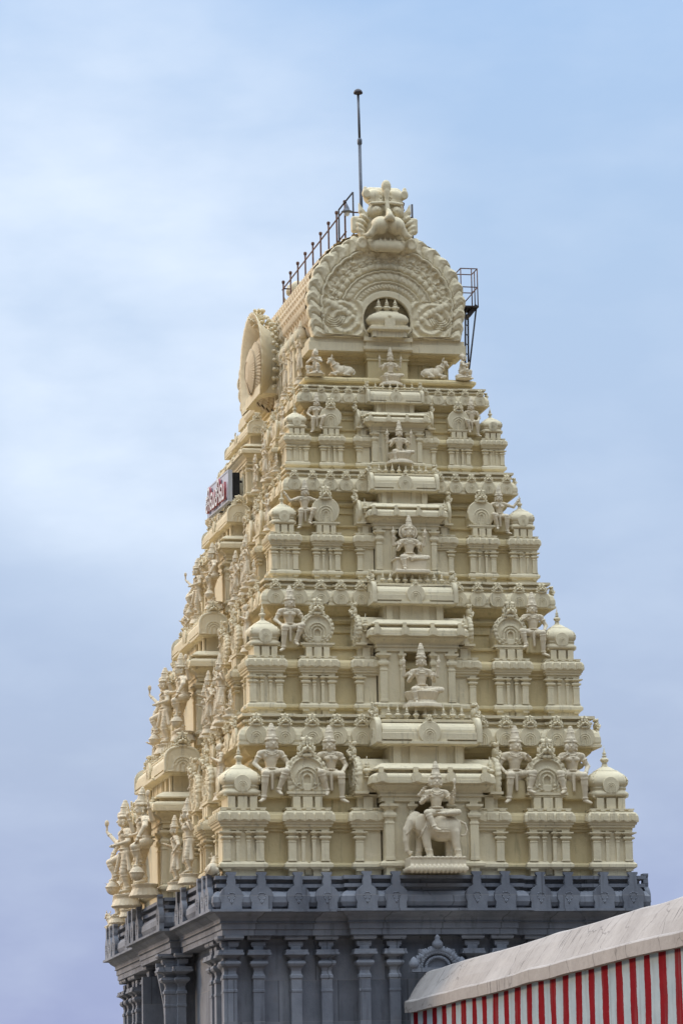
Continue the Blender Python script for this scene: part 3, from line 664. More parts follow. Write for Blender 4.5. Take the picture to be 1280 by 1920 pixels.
def leaf(ph): f = ph - np.floor(ph); return np.sqrt(np.clip(1 - (2 * f - 1) ** 2, 0, 1))
def horseshoe(name, flames=True, n=22, nt=132, mat=None, back=0.16, foot=.66, plain=False):
    """Small arch medallion of radius 1, base line at z = -0.86."""
    def Ro(t):
        s, c = math.sin(t), math.cos(t); r = 1.0
        if flames: r = 0.95 + 0.06 * float(leaf(np.array((t + pi / 2) * n / (2 * pi))))
        if s < -0.05:
            lo, hi = .1, 1.6                        # sides drawn in to the foot
            for _ in range(24):
                md = (lo + hi) / 2; x, z = abs(md * c), md * s
                lim = .97 - (.97 - foot) * min(1.0, -z / .86) ** 2
                if x > lim or z < -.86: hi = md
                else: lo = md
            r = min(lo, r * 1.3) if foot > .8 else min(lo, r)
        return r
    def d(q, t, x, z):
        zz = np.maximum(z + .22, 0); rr = np.sqrt(x * x + zz * zz); r0 = np.sqrt(x * x + z * z)
        if plain:
            h = np.full_like(q, .08)
            for a_, b_, v in ((.0, .12, .05), (.12, .19, .13), (.19, .30, .07), (.30, .37, .14), (.37, .50, .08), (.50, .56, .13)): h = np.where((rr > a_) & (rr <= b_), v, h)
            return np.where(q > .985, .02, h)
        h = np.full_like(q, 0.06)
        if flames: h = np.where(r0 > .80, .05 + .09 * leaf((t + pi / 2) * n / (2 * pi) + (r0 - .78) * 1.5), h)
        h = np.where((r0 > .74) & (r0 <= .80), .17, h)
        for a_, b_, v in ((.0, .16, .05), (.16, .24, .18), (.24, .34, .09), (.34, .41, .17), (.41, .50, .10), (.50, .56, .16), (.56, .64, .09)): h = np.where((rr > a_) & (rr <= b_) & (r0 <= .74), v, h)
        for e in (-1, 1): h = np.maximum(h, .24 * np.exp(-((x - .38 * e) ** 2 + (z + .52) ** 2) / .010))
        h = np.where((np.abs(x) < .17) & (z < -.5), .18, h)
        return np.where(q > .985, .02, h)
    return polar_plate(name, Ro, d, 30, nt, back, mat=mat)

def tombstone(name):
    """Gable end of a wagon roof: straight sides under a round head, radius 1, foot at z = 0."""
    def Ro(t):
        lo, hi = .1, 2.0
        for _ in range(24):
            md = (lo + hi) / 2; x, z = md * math.cos(t), md * math.sin(t)
            out = z < -.7 or abs(x) > 1 or (z > 0 and (abs(x) ** 2.6 + (z / .95) ** 2.6) > 1)
            if out: hi = md
            else: lo = md
        return lo
    def d(q, t, x, z):
        zz = np.maximum(z + .25, 0); rr = np.sqrt(x * x + zz * zz); h = np.full_like(q, .07)
        h = np.where(q > .86, .11, h)
        for a_, b_, v in ((.14, .20, .12), (.30, .36, .12), (.46, .52, .12)): h = np.where((rr > a_) & (rr <= b_) & (z > -.35), v, h)
        h = np.where((z < -.28) & (np.abs(x) < .6), .09 + .03 * np.sin(x * 22), h)
        return np.where(q > .985, .02, h)
    return polar_plate(name, Ro, d, 24, 72, .20)

# ------------------------------------------------------------------ shared meshes
ME = {}
def shared():
    m = MB()
    m.loft(0, 0, 0.075, 0.06, [(0.012, 0), (0.012, .05), (0, .055), (0, .60), (.012, .61), (.012, .63), (0, .635), (-.012, .66), (0, .70), (.035, .72), (.045, .755), (.03, .79),
        (0, .80), (-.012, .84), (.045, .885), (.075, .90), (.075, .94), (.0, .945), (0, 1.0)])
    m.box((0, -0.003, -0.19), (0.075, 0.055, 0.12))
    ME['pilaster'] = m.mesh('pilaster', M_TRIM)
    m = MB(); m.lathe(0, 0, [(.10, 0), (.10, .03), (.05, .06), (.05, .10), (.09, .13), (.06, .16), (.10, .22), (.13, .29), (.125, .36), (.07, .42), (.04, .45), (.075, .48), (.075, .51), (.035, .54),
        (.06, .60), (.06, .63), (.03, .70), (.012, .85), (.004, .98)], 14)
    ME['finial'] = m.mesh('finial', M_TRIM)
    ME['arch_flame'] = horseshoe('horseshoe_arch', True)
    ME['arch_square'] = horseshoe('horseshoe_arch', True, 22, 140, foot=.90)
    ME['arch_plain'] = horseshoe('horseshoe_arch', False, 22, 72, plain=True)
    ME['tomb'] = tombstone('gable_end')
    ME['lion'] = fig_lion_face('lion_face', 0.030)
    # dome of a corner pavilion: eave at z = 0, unit half width 0.5
    m = MB()
    m.lathe(0, 0, [(.44, -.05), (.5, -.045), (.51, .03), (.47, .07), (.44, .085), (.44, .13), (.455, .135), (.455, .17), (.44, .18), (.455, .20), (.495, .25), (.505, .31), (.49, .38), (.46, .44), (.40, .50),
        (.33, .55), (.265, .59), (.265, .605), (.235, .61), (.20, .64), (.13, .685), (.07, .715), (.055, .78), (.055, .79)], 40, 4.0)
    for a in range(4):                                    # lotus ribs down the corners
        t = pi / 4 + a * pi / 2
        for (r0, z0), (r1, z1) in zip([(.50, .24), (.535, .31), (.50, .40), (.40, .49)], [(.535, .31), (.50, .40), (.41, .49), (.27, .59)]):
            k = 1.16
            m.tube((r0 * k * math.cos(t), r0 * k * math.sin(t), z0), (r1 * k * math.cos(t), r1 * k * math.sin(t), z1), .018, 6)
    ME['dome'] = m.mesh('dome', M_TRIM)
shared()

# ------------------------------------------------------------------ the tower
tower = empty('temple_tower', T0, 'tall stepped cream temple gateway tower crowded with carved niches on a grey stone base', 'temple tower')

TZ = [8.75, 9.05, 10.0, 11.84, 12.6]                      # heights of the lowest storey, the template
LV = [dict(W=5.0, yf=0.0, z=[8.75, 9.05, 10.0, 11.84, 12.6], wB=4.36, yB=0.70),
      dict(W=4.10, yf=1.07, z=[12.6, 12.88, 13.74, 15.31, 15.96], wB=3.60, yB=1.64),
      dict(W=3.355, yf=1.90, z=[15.96, 16.19, 16.90, 18.20, 18.77], wB=2.91, yB=2.28),
      dict(W=2.79, yf=2.67, z=[18.77, 19.0, 19.52, 20.53, 20.98], wB=2.41, yB=2.90)]
ORD = ('lowest', 'second', 'third', 'fourth')

def zmap(z, zs):
    for i in range(4):
        if z <= TZ[i + 1] or i == 3:
            return zs[i] + (z - TZ[i]) * (zs[i + 1] - zs[i]) / (TZ[i + 1] - TZ[i])

def barrel_pts(hw, h, n=14, flare=0.0):
    """Horseshoe section of a wagon roof, (x, z) counter-clockwise from the right foot, base at z = 0."""
    P = [(hw * 0.93, 0.0)]
    for i in range(n + 1):
        t = -0.35 + (pi + 0.7) * i / n
        P.append((hw * math.cos(t), h * 0.40 + (h * 0.60) * (math.sin(t) if math.sin(t) > 0 else 1.0 * math.sin(t))))
    P.append((-hw * 0.93, 0.0)); return P

for k, T in enumerate(LV):
    W, yf, zs, wB, yB = T['W'], T['yf'], T['z'], T['wB'], T['yB']
    D = YC - yf; DB = YC - yB; sx = W / 5.0; sd = D / YC
    s3 = (zs[3] - zs[2]) / 1.84                            # vertical scale of the upper half
    Z = lambda z: zmap(z, zs)
    PR = lambda prof, s=1.0: [(o * s, Z(z)) for o, z in prof]
    # ---- storey wall
    m = MB()
    m.loft(0, YC, W - .40 * sx, D - .40 * sx, PR([(0, 8.75 - (0.05 if k else 0)), (0, 8.92), (.06, 8.93), (.13, 8.975), (.13, 9.02), (.06, 9.07), (0, 9.08), (0, 9.79), (.05, 9.80), (.05, 9.86), (.10, 9.87), (.10, 9.94),
        (.13, 9.95), (.14, 9.985), (.2, 9.99), (.21, 10.06), (.19, 10.16), (.13, 10.22), (.10, 10.24), (-.08, 10.245), (-.08, 10.56), (.0, 10.57), (.02, 10.63), (-.05, 10.645), (-.7, 10.65)], sx))
    ub = .46 * sx
    m.loft(0, YC, wB - ub, DB - ub, PR([(0, 10.6), (0, 11.12), (.05, 11.13), (.05, 11.21), (0, 11.22), (0, 11.36), (.07, 11.38), (.12, 11.45), (.12, 11.50), (.05, 11.51), (.05, 11.58), (.13, 11.62), (.24, 11.72), (.30, 11.83), (.05, 11.85)], sx))
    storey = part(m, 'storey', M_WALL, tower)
    # ---- the big rolled cornice with stepped bays
    m = MB()
    KP = [(-.24, 11.83), (-.02, 11.835), (0, 11.845), (0, 11.90), (-.025, 11.91), (-.01, 11.97), (-.02, 12.08), (-.07, 12.19), (-.15, 12.27), (-.24, 12.31), (-.24, 12.39), (-.17, 12.395), (-.17, 12.45), (-.26, 12.455), (-.26, 12.52), (-.12, 12.53), (-.12, 12.595), (-.6, 12.598)]
    m.loft(0, YC, wB - .06 * sx, DB - .06 * sx, PR(KP, sx))
    def bay_cornice(side, u0, u1, off, dz):
        M0 = m.M; m.M = side
        m.loft((u0 + u1) / 2, 0.6 * sx - off, (u1 - u0) / 2, 0.6 * sx, [(o, z + dz) for o, z in PR(KP, sx)]); m.M = M0
    for sgn in (-1, 1):
        a, b = (.655, 1.0) if sgn > 0 else (-1.0, -.655)
        bay_cornice(S_front(wB, yB), a * wB, b * wB, 0, .003); c_ = .004 * sgn; bay_cornice(S_left(wB, yB), a * DB - (c_ if sgn > 0 else 0), b * DB - (c_ if sgn < 0 else c_), .004, .0045)
        bay_cornice(S_right(wB, yB), a * DB - c_, b * DB - c_, .004, .0055)
        a, b = (.24, .55) if sgn > 0 else (-.55, -.24)
        bay_cornice(S_front(wB, yB), a * wB, b * wB, -.015, .002); bay_cornice(S_left(wB, yB), a * DB, b * DB, -.015, .0035)
    part(m, 'cornice', M_TRIM, storey)
    # ---- medallions on the cornice, each with a lion mask
    mr = .255 * (.30 * sx / .3)
    def medallion(side, u, v, r, z0, flame=False, lion=True, lr=1.02):
        put(ME['arch_flame' if flame else 'arch_plain'], 'horseshoe_arch', storey, side @ TR(u, -v, z0 + .86 * r) @ SC(r, r, r))
        if lion: put(ME['lion'], 'lion_face', storey, side @ TR(u, -v - .02 * r, z0 + 1.70 * r) @ SC(lr * r))
    zc = Z(11.86)
    for u in (.904, .748, .60, .465, .33):
        for sgn in (-1, 1):
            medallion(S_front(wB, yB), sgn * u * wB, .0, mr, zc)
    for u in (.93, .80, .655, .53, .42): medallion(S_left(wB, yB), u * DB, 0, mr, zc)
    for u in (-.93, -.80): medallion(S_left(wB, yB), u * DB, 0, mr, zc)
    for u in (-.94,): medallion(S_right(wB, yB), u * DB, 0, mr, zc)
    # ---- small pavilions
    BODY = [(0, 8.75), (0, 8.90), (.04, 8.91), (.12, 8.96), (.12, 9.02), (.05, 9.085), (-.03, 9.09), (-.03, 9.80), (.04, 9.81), (.04, 9.87), (.09, 9.88), (.09, 9.935), (.12, 9.94), (.13, 9.997), (.16, 10.0), (.165, 10.05), (.155, 10.15), (.11, 10.225),
            (.06, 10.25), (.06, 10.285), (.085, 10.29), (.085, 10.32), (-.10, 10.325), (-.10, 10.55), (-.05, 10.59), (-.02, 10.60), (-.02, 10.64), (-.1, 10.65)]
    PANEL = [(-.03, 8.75), (-.03, 8.90), (.02, 8.91), (.085, 8.955), (.085, 9.02), (.02, 9.085), (-.03, 9.09), (-.03, 9.82)]
    def pavilion(side, u, hu, hd, vout, blocks=5, sep=True, npil=4, square=False, px=0):
        """Aedicule whose cornice front stands at v = vout."""
        m = MB(); m.M = side; cy = -vout + hd; q = hu / .615
        m.box((u, -vout + .165 * sx + .125 * sx, Z(9.3)), (.075 * q, .05 * sx, (Z(9.80) - Z(8.78)) / 2 + .0))
        m.loft(u, cy, hu - .165 * sx, hd - .165 * sx, PR([(-.11, 8.75), (-.11, 9.80)] + BODY[8:], sx))
        front_y = cy - hd; fy = front_y + .165 * sx
        if npil == 4:
            pw = .20 * q
            for e in (-1, 1):
                m.loft(u + e * .28 * q, cy, pw, hd - .165 * sx, PR(PANEL, sx) if not square else PR(PANEL, sx))
            if square:
                for e in (-1, 1): m.loft(u, cy + e * .265 * q, hu - .162 * sx, pw, [(o, z - .002) for o, z in PR(PANEL, sx)])
        else:
            m.loft(u, cy, hu - .165 * sx - .01, hd - .165 * sx, PR(PANEL, sx))
        for i in range(blocks):                                   # carved blocks along the cornice lip
            x = u + (i - (blocks - 1) / 2) * (2 * hu - .10 * sx) / blocks
            for R_ in ((0, 1) if square else (0,)):
                Mb = m.M
                if R_: m.M = side @ TR(u, cy, 0) @ RZ(-pi / 2) @ TR(-u, -cy, 0)
                m.box((x, front_y + .055 * sx, Z(10.11)), (hu / blocks * .66, .075 * sx, (Z(10.185) - Z(10.02)) / 2))
                m.box((x, front_y + .04 * sx, Z(10.09)), (hu / blocks * .22, .075 * sx, (Z(10.14) - Z(10.04)) / 2))
                m.box((x, front_y + .125 * sx, Z(10.285)), (hu / blocks * .5, .05 * sx, .035 * s3)); m.M = Mb
        for x in ((-.62, 0, .62) if npil == 4 else (0,)):           # little posts of the attic
            m.box((u + x * (hu - .2 * sx), front_y + .208 * sx, Z(10.45)), ((.11 if x == 0 else .085) * sx, .05 * sx, (Z(10.588) - Z(10.325)) / 2))
        hz = (Z(9.81) - Z(9.09))
        for x in {4: (-.385, -.125, .125, .385), 1: (px / q * sx,), 2: (-.3, .3)}[npil]:
            thin = .55 if (npil == 4 and abs(x) < .3) else 1.0
            MM = side @ TR(u + x * q, fy + (.018 if thin < 1 else -.005) * sx, Z(9.09)) @ SC(sx * (thin if thin < 1 else 1.2), sx * .8, hz)
            if thin < 1 or not sep:
                m.M = MM
                m.loft(0, 0, 0.075, 0.06, [(0, 0), (0, .60), (.012, .63), (0, .70), (.05, .75), (0, .80), (-.01, .84), (.085, .90), (.085, .94), (.0, .945), (0, 1.0)])
                m.M = side
            else:
                put(ME['pilaster'], 'pilaster', storey, MM)
        part(m, 'pavilion', M_TRIM, storey)
    hu = .615 * sx
    uF = (4.385 * sx, 2.86 * sx)
    corner = [(-4.385 * sx, yf + hu), (4.385 * sx, yf + hu)]
    for sgn in (-1, 1):
        pavilion(S_front(W, yf), sgn * uF[0], hu, hu, 0, square=True); pavilion(S_front(W, yf), sgn * uF[1], hu, .55 * sx, 0)
        pavilion(S_front(W, yf), sgn * 1.44 * sx, .49 * sx, .55 * sx, .02, blocks=3, npil=1, px=sgn * .23)
    uL = (D - .62 * sx, D - 2.62 * sd, D - 4.35 * sd)
    for sgn in (1, -1):
        near = sgn > 0
        for q, u in enumerate(uL):
            if q == 0 and near:      # the front corner already stands; give it its side pilasters
                for x in (-.40, .40):
                    put(ME['pilaster'], 'pilaster', storey, S_left(W, yf) @ TR(u + x * sx, .175 * sx, Z(9.09)) @ SC(sx, sx * .8, Z(9.81) - Z(9.09)))
            else:
                pavilion(S_left(W, yf), sgn * u, (hu if q < 2 else .5 * sx), (hu if q == 0 else .55 * sx), 0, sep=near and q > 0, npil=4 if q < 2 else 2, square=q == 0)
    pavilion(S_right(W, yf), (D - .62 * sx), hu, hu, 0, sep=False)
    # ---- domes on the corner pavilions
    ze = Z(10.67)
    for (x, y) in corner + [(-4.385 * sx, YC + D - hu), (4.385 * sx, YC + D - hu)]:
        dm = put(ME['dome'], 'dome', storey, TR(x, y, ze) @ SC(sx * .98, sx * .98, s3 * .98))
        put(ME['finial'], 'finial', storey, TR(x, y, ze + .70 * s3) @ SC(.78 * sx, .78 * sx, .50 * s3))
        if y < YC:
            for R_, d in ((S_front(0, 0), (0, -1)), (S_left(0, 0), (-1, 0))):
                a = Matrix.Rotation(0 if d[1] else -pi / 2, 4, 'Z')
                put(ME['arch_plain'], 'horseshoe_arch', storey, TR(x + d[0] * .49 * sx, y + d[1] * .49 * sx, ze + .20 * s3) @ a @ SC(.20 * sx, .2 * sx, .21 * s3))
    # ---- arches over the other pavilions with a short wagon roof behind
    def arch_roof(side, u, v, r, back, turn=0.0, flame=True):
        M = side @ TR(u, -v, Z(10.65)) @ RZ(turn)
        m = MB(); m.M = M
        m.box((0, .06 * sx, .025 * s3), (r * .98, .16 * sx, .03 * s3))
        m.prism([(x, z + .04 * s3) for x, z in barrel_pts(r * .80, r * 1.72)], .05 * sx, back)
        part(m, 'arch_roof', M_TRIM, storey)
        put(ME[('arch_square' if k == 0 else 'arch_flame') if flame else 'arch_plain'], 'horseshoe_arch', storey, M @ TR(0, 0, .05 * s3 + .84 * r) @ SC(r, r, r * .97))
        put(ME['lion'], 'lion_face', storey, M @ TR(0, -.05 * sx, .05 * s3 + 1.62 * r) @ SC(.68 * r, .72 * r, .86 * r))
    ra = .50 * (sx * .55 + s3 * .45)
    fl = k in (0, 1)
    for sgn in (-1, 1):
        arch_roof(S_front(W, yf), sgn * uF[1], -.26 * sx, ra, .9 * sx, 0, fl)
        arch_roof(S_front(W, yf), sgn * 1.66 * sx, -.50 * sx, ra * .95, .9 * sx, sgn * pi / 2, fl)
        put(ME['finial'], 'finial', storey, S_front(W, yf) @ TR(sgn * 1.46 * sx, .12 * sx, Z(11.02)) @ SC(.9 * sx, .9 * sx, .52 * s3))
    for q in (1, 2):
        arch_roof(S_left(W, yf), uL[q], -.24 * sx, ra, .9 * sx, 0, fl)
    arch_roof(S_left(W, yf), -uL[1], -.24 * sx, ra, .9 * sx, 0, fl); arch_roof(S_left(W, yf), -uL[2], -.24 * sx, ra, .9 * sx, 0, fl)
    # ---- central bays, front and left
    def central(side, L, vp, sd_, nfin, roofh, niche):
        """Projecting shrine front: half length L of its cornice, vp how far it stands out."""
        m = MB(); m.M = side
        d = 1.2 * sx
        def slab(h, v, prof): m.loft(0, -v + d, h, d, PR(prof, sx))
        w = L - .30 * sx
        wallv = vp - .36 * sx
        gap = .40 * sx if niche else 0.0
        # wall in two halves with the open niche between, closed behind
        base = [(0, 8.75), (0, 8.90), (.05, 8.91), (.13, 8.96), (.13, 9.02), (.05, 9.085), (0, 9.09), (0, 10.46)]
        if niche:
            for sg in (-1, 1): m.loft(sg * (w - .05 * sx + gap) / 2, -wallv + d, (w - .05 * sx - gap) / 2, d, PR(base, sx))
            m.loft(0, -wallv + d + 1.0 * sx, gap + .04 * sx, d, PR([(0, 8.76), (0, 10.45)], sx))
            m.loft(0, -wallv + d - .006, gap + .10 * sx, d, PR([(0, 8.755), (0, 8.898), (.05, 8.907), (.13, 8.957), (.13, 9.016), (.05, 9.08), (0, 9.085), (-.2, 9.09)], sx))
        else:
            m.loft(0, -wallv + d, w - .05 * sx, d, PR(base, sx))
        slab(w + .02 * sx, vp - .30 * sx, [(0, 10.45), (0, 10.56), (.04, 10.565), (.04, 10.62), (.02, 10.625), (.05, 10.68), (.16, 10.76), (.20, 10.80), (.20, 10.84), (.29, 10.845), (.29, 10.925), (.272, 10.93), (.272, 10.99), (.255, 11.03), (.21, 11.065), (.14, 11.09), (.07, 11.095),
            (.07, 11.155), (.13, 11.16), (.19, 11.17), (.19, 11.20), (.10, 11.27), (-.02, 11.335), (-.2, 11.35)])
        # attic storey with posts, a step forward in the middle
        slab(L - .58 * sx, vp - .62 * sx, [(0, 11.33), (0, 11.76), (.08, 11.77), (.12, 11.80)])
        slab(L * .30, vp - .56 * sx, [(0, 11.333), (0, 11.757)])
        for x in ((-.97, -.44, .44, .97) if L < 2 else np.linspace(-1, 1, 7)):
            m.box((x * (L - .70 * sx), -vp + .572 * sx, Z(11.55)), (.09 * sx, .03 * sx, (Z(11.765) - Z(11.33)) / 2))
        # little arches on the cornice, their necks running up to the ledge
        for x in np.linspace(-.84, .84, 4 if L < 2 else 8):
            M0 = m.M; m.M = M0 @ TR(x * L, -vp + .02 * sx, Z(10.86))
            h_ = Z(11.10) - Z(10.86); pr = [(.125 * sx * math.cos(t), h_ * (.50 + .5 * math.sin(t))) for t in np.linspace(-.6, pi + .6, 17)]
            m.prism([(.11 * sx, 0)] + pr + [(-.11 * sx, 0)], -.035 * sx, .12 * sx)
            m.prism([(.05 * sx, .02), (.05 * sx, h_ * .55), (.03 * sx, h_ * .72), (-.03 * sx, h_ * .72), (-.05 * sx, h_ * .55), (-.05 * sx, .02)], -.055 * sx, -.03 * sx)
            m.box((0, .10 * sx, h_ + (Z(11.22) - Z(11.10)) / 2), (.055 * sx, .06 * sx, (Z(11.22) - Z(11.10)) / 2)); m.M = M0
        # wagon roof along the bay
        lr = L - .30 * sx; z0 = Z(11.80); R = .36 * sx
        slab(lr + .02 * sx, vp - .36 * sx, [(0, 11.79), (.01, 11.80), (.01, 11.86), (-.06, 11.87), (-.06, 11.93)])
        slab(L * .30 + .03 * sx, vp - .30 * sx, [(0, 11.785), (.012, 11.795), (.012, 11.85), (-.05, 11.862), (-.05, 11.9)])
        slab(lr - .03 * sx, vp - .355 * sx, [(0, 11.90), (.0, 12.05), (-.012, 12.06), (-.012, 12.085), (-.05, 12.09)])
        M0 = m.M; m.M = M0 @ TR(0, -vp + .80 * sx, Z(11.90)) @ RZ(pi / 2)
        H = Z(12.36) - Z(11.90)
        m.prism([(x, z) for x, z in barrel_pts(.42 * sx, H)], -lr + .05 * sx, lr - .05 * sx, False)
        m.M = M0
        m.box((0, -vp + .74 * sx, Z(12.35)), (lr - .05 * sx, .20 * sx, .022 * s3)); m.box((0, -vp + .76 * sx, Z(12.385)), (lr - .1 * sx, .15 * sx, .02 * s3))
        m.M = I4.copy()
        shrine = part(m, 'central_shrine', M_TRIM, storey)
        for sg in (-1, 1):                                        # gable arches of the wagon roof
            put(ME['tomb'], 'gable_end', storey, side @ TR(sg * (lr + .06 * sx), -vp + .80 * sx, Z(11.81) + .7 * .40 * s3) @ RZ(sg * pi / 2) @ SC(.46 * sx, .42 * sx, .40 * s3))
            put(ME['lion'], 'lion_face', storey, side @ TR(sg * (lr + .04 * sx), -vp + .80 * sx, Z(11.81) + .63 * s3) @ RZ(sg * pi / 2) @ SC(.34 * sx))
        put(ME['arch_plain'], 'horseshoe_arch', storey, side @ TR(0, -vp + .33 * sx, Z(11.83) + .86 * .27 * s3) @ SC(.27 * sx, .27 * sx, .27 * s3)); put(ME['lion'], 'lion_face', storey, side @ TR(0, -vp + .33 * sx, Z(11.83) + 1.72 * .27 * s3) @ SC(.13 * sx, .13 * sx, .17 * sx))
        for i in range(nfin):
            put(ME['finial'], 'finial', storey, side @ TR((i - (nfin - 1) / 2) * (2 * lr - .35 * sx) / nfin, -vp + .74 * sx, Z(12.395)) @ SC(.64 * sx, .64 * sx, .38 * s3))
        hz = Z(10.47) - Z(9.09)
        xs = [1.0 * sx] if L < 2 * sx else [L - .42 * sx, L - 1.15 * sx]
        for x in xs:
            for sg in (-1, 1):
                put(ME['pilaster'], 'pilaster', storey, side @ TR(sg * x, -wallv - .015 * sx, Z(9.09)) @ SC(1.35 * sx, sx, hz))
        if niche:
            for sg in (-1, 1): put(ME['pilaster'], 'pilaster', storey, side @ TR(sg * .46 * sx, -wallv - .005 * sx, Z(9.09)) @ SC(.8 * sx, .8 * sx, hz))
        else:
            for sg in (-1, 1): put(ME['pilaster'], 'pilaster', storey, side @ TR(sg * (w - .05 * sx), -wallv + .30 * sx, Z(9.09)) @ RZ(sg * pi / 2) @ SC(1.5 * sx, sx, hz))
    central(S_front(W, yf), 1.46 * sx, .42 * sx, sx, (9, 9, 8, 6)[k], .46, True)
    central(S_left(W, yf), 2.66 * sd, .62 * sx, sd, (11, 11, 9, 7)[k], .5, False)

# ---- top storey under the roof
m = MB()
m.loft(0, YC, 2.10, YC - 3.24, [(0, 20.9), (0, 20.98), (.02, 20.985), (.02, 21.03), (-.05, 21.04), (-.05, 21.10), (.03, 21.11), (.06, 21.15), (.06, 21.2), (0, 21.24), (-.1, 21.25), (-.1, 21.28), (-.5, 21.29)])
m.loft(0, YC, 1.62, YC - 3.82, [(0, 21.2), (0, 21.72), (.04, 21.73), (.04, 21.80), (.1, 21.82), (.1, 21.88), (.16, 21.90), (.2, 21.96), (.2, 22.0), (0, 22.01), (0, 22.4)])
m.loft(0, 3.80, .50, .34, [(.03, 21.2), (.03, 21.30), (0, 21.31), (0, 21.74), (.03, 21.75), (.03, 21.79), (.0, 21.80), (.04, 21.86), (.07, 21.9), (.07, 21.955), (.1, 21.96)])
for sg in (-1, 1):
    for a, b in ((1.55, 3.80), (1.0, 3.80)): m.box((sg * a, b, 21.48), (.05, .03, .24))
    for y in np.linspace(4.6, 12, 10): m.box((sg * 1.63, y, 21.48), (.04, .09, .24))
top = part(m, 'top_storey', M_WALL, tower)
m = MB()
m.loft(0, 3.98, 1.98, .56, [(-.06, 21.95), (0, 21.96), (0, 22.17), (-.03, 22.18), (-.03, 22.285), (-.4, 22.29)])
m.loft(0, 12.58, 1.98, .56, [(-.06, 21.95), (0, 21.96), (0, 22.17), (-.03, 22.18), (-.03, 22.285), (-.4, 22.29)])
m.loft(0, 3.70, .56, .34, [(-.06, 21.96), (.03, 21.965), (.06, 22.0), (.06, 22.07), (.0, 22.08), (.0, 22.2), (.05, 22.21), (.05, 22.30), (-.2, 22.31)])
for sg in (-1, 1):                                       # verge moulding along the roof foot
    m.loft(sg * 1.86, YC, .10, 3.75, [(0, 22.0), (.02, 22.01), (.06, 22.10), (.06, 22.2), (.02, 22.25), (.02, 22.36), (-.05, 22.42)])
part(m, 'roof_ledge', M_TRIM, top)

# ---- wagon roof with scale pattern
def roof_section(t):
    """t in 0..1 from the left foot over the ridge to the right foot."""
    a = pi + 0.46 - t * (pi + 0.92)
    c, s = math.cos(a), math.sin(a)
    return (1.93 * c * (1 if s > 0 else 1.0 - 0.08 * (-s / .44)), 23.18 + (1.88 * s if s > 0 else 2.0 * s))
nA, nY = 180, 320
tA = np.linspace(0, 1, nA); S = np.array([roof_section(t) for t in tA]); N_ = np.gradient(S, axis=0); N_ = np.stack([-N_[:, 1], N_[:, 0]], 1); N_ /= np.linalg.norm(N_, axis=1)[:, None]
yy = np.linspace(3.7, 12.86, nY)
A_, Y_ = np.meshgrid(np.arange(nA), yy, indexing='ij')
per = .27
row = tA[:, None] * 30; col = (Y_ / per) + .5 * (np.floor(row) % 2)
fr = row - np.floor(row); fc = col - np.floor(col)
hgt = .11 * np.sqrt(np.clip(1 - (2 * fc - 1) ** 2, 0, 1)) * (.45 + .55 * np.where(tA[:, None] < .5, 1 - fr, fr))
P_ = S[:, None, :] + N_[:, None, :] * hgt[..., None] * (1 if N_[nA // 2, 1] > 0 else -1)
V = np.stack([P_[..., 0], Y_ - YC, P_[..., 1] - GZ], -1).reshape(-1, 3)
i, j = np.meshgrid(np.arange(nA - 1), np.arange(nY - 1), indexing='ij'); a = (i * nY + j).ravel()
F = np.stack([a, a + 1, a + nY + 1, a + nY], 1)
M_ROOF = plaster('buff_roof_plaster', (0.62, 0.50, 0.33), (0.17, 0.13, 0.09), 0.5)
roof = put(np_mesh('wagon_roof', V, F, M_ROOF), 'wagon_roof', tower, T0)

# ---- the great gable arch
def implicit(x, z):
    """> 0 outside the arch outline (world x, z)."""
    if z < 22.29: return 1.0
    if z >= 23.2: return math.hypot(x / 2.0, (z - 23.2) / 1.80) - 1
    return abs(x) / (1.86 + .14 * ((z - 22.29) / .91) ** .7) - 1
ZC = 22.75
def RoutB(t):
    lo, hi = 0.05, 4.0
    for _ in range(40):
        md = (lo + hi) / 2
        if implicit(md * math.cos(t), ZC + md * math.sin(t)) > 0: hi = md
        else: lo = md
    r = lo
    if math.sin(t) > -0.1:
        r += .05 * float(leaf(np.array(t * 36 / (2 * pi)))) ** 1.5 - .035
    return r
def RinB(t):
    s = math.sin(t)
    return min(.58 / max(abs(math.cos(t)), 1e-6) if False else .60, .455 / -s if s < -.3 else .60)
_h = rng.random((64, 64))
def vnoise(x, y):
    xi, yi = np.floor(x).astype(int), np.floor(y).astype(int); fx, fy = x - xi, y - yi
    fx = fx * fx * (3 - 2 * fx); fy = fy * fy * (3 - 2 * fy); g = lambda a, b: _h[a % 64, b % 64]
    return (g(xi, yi) * (1 - fx) + g(xi + 1, yi) * fx) * (1 - fy) + (g(xi, yi + 1) * (1 - fx) + g(xi + 1, yi + 1) * fx) * fy
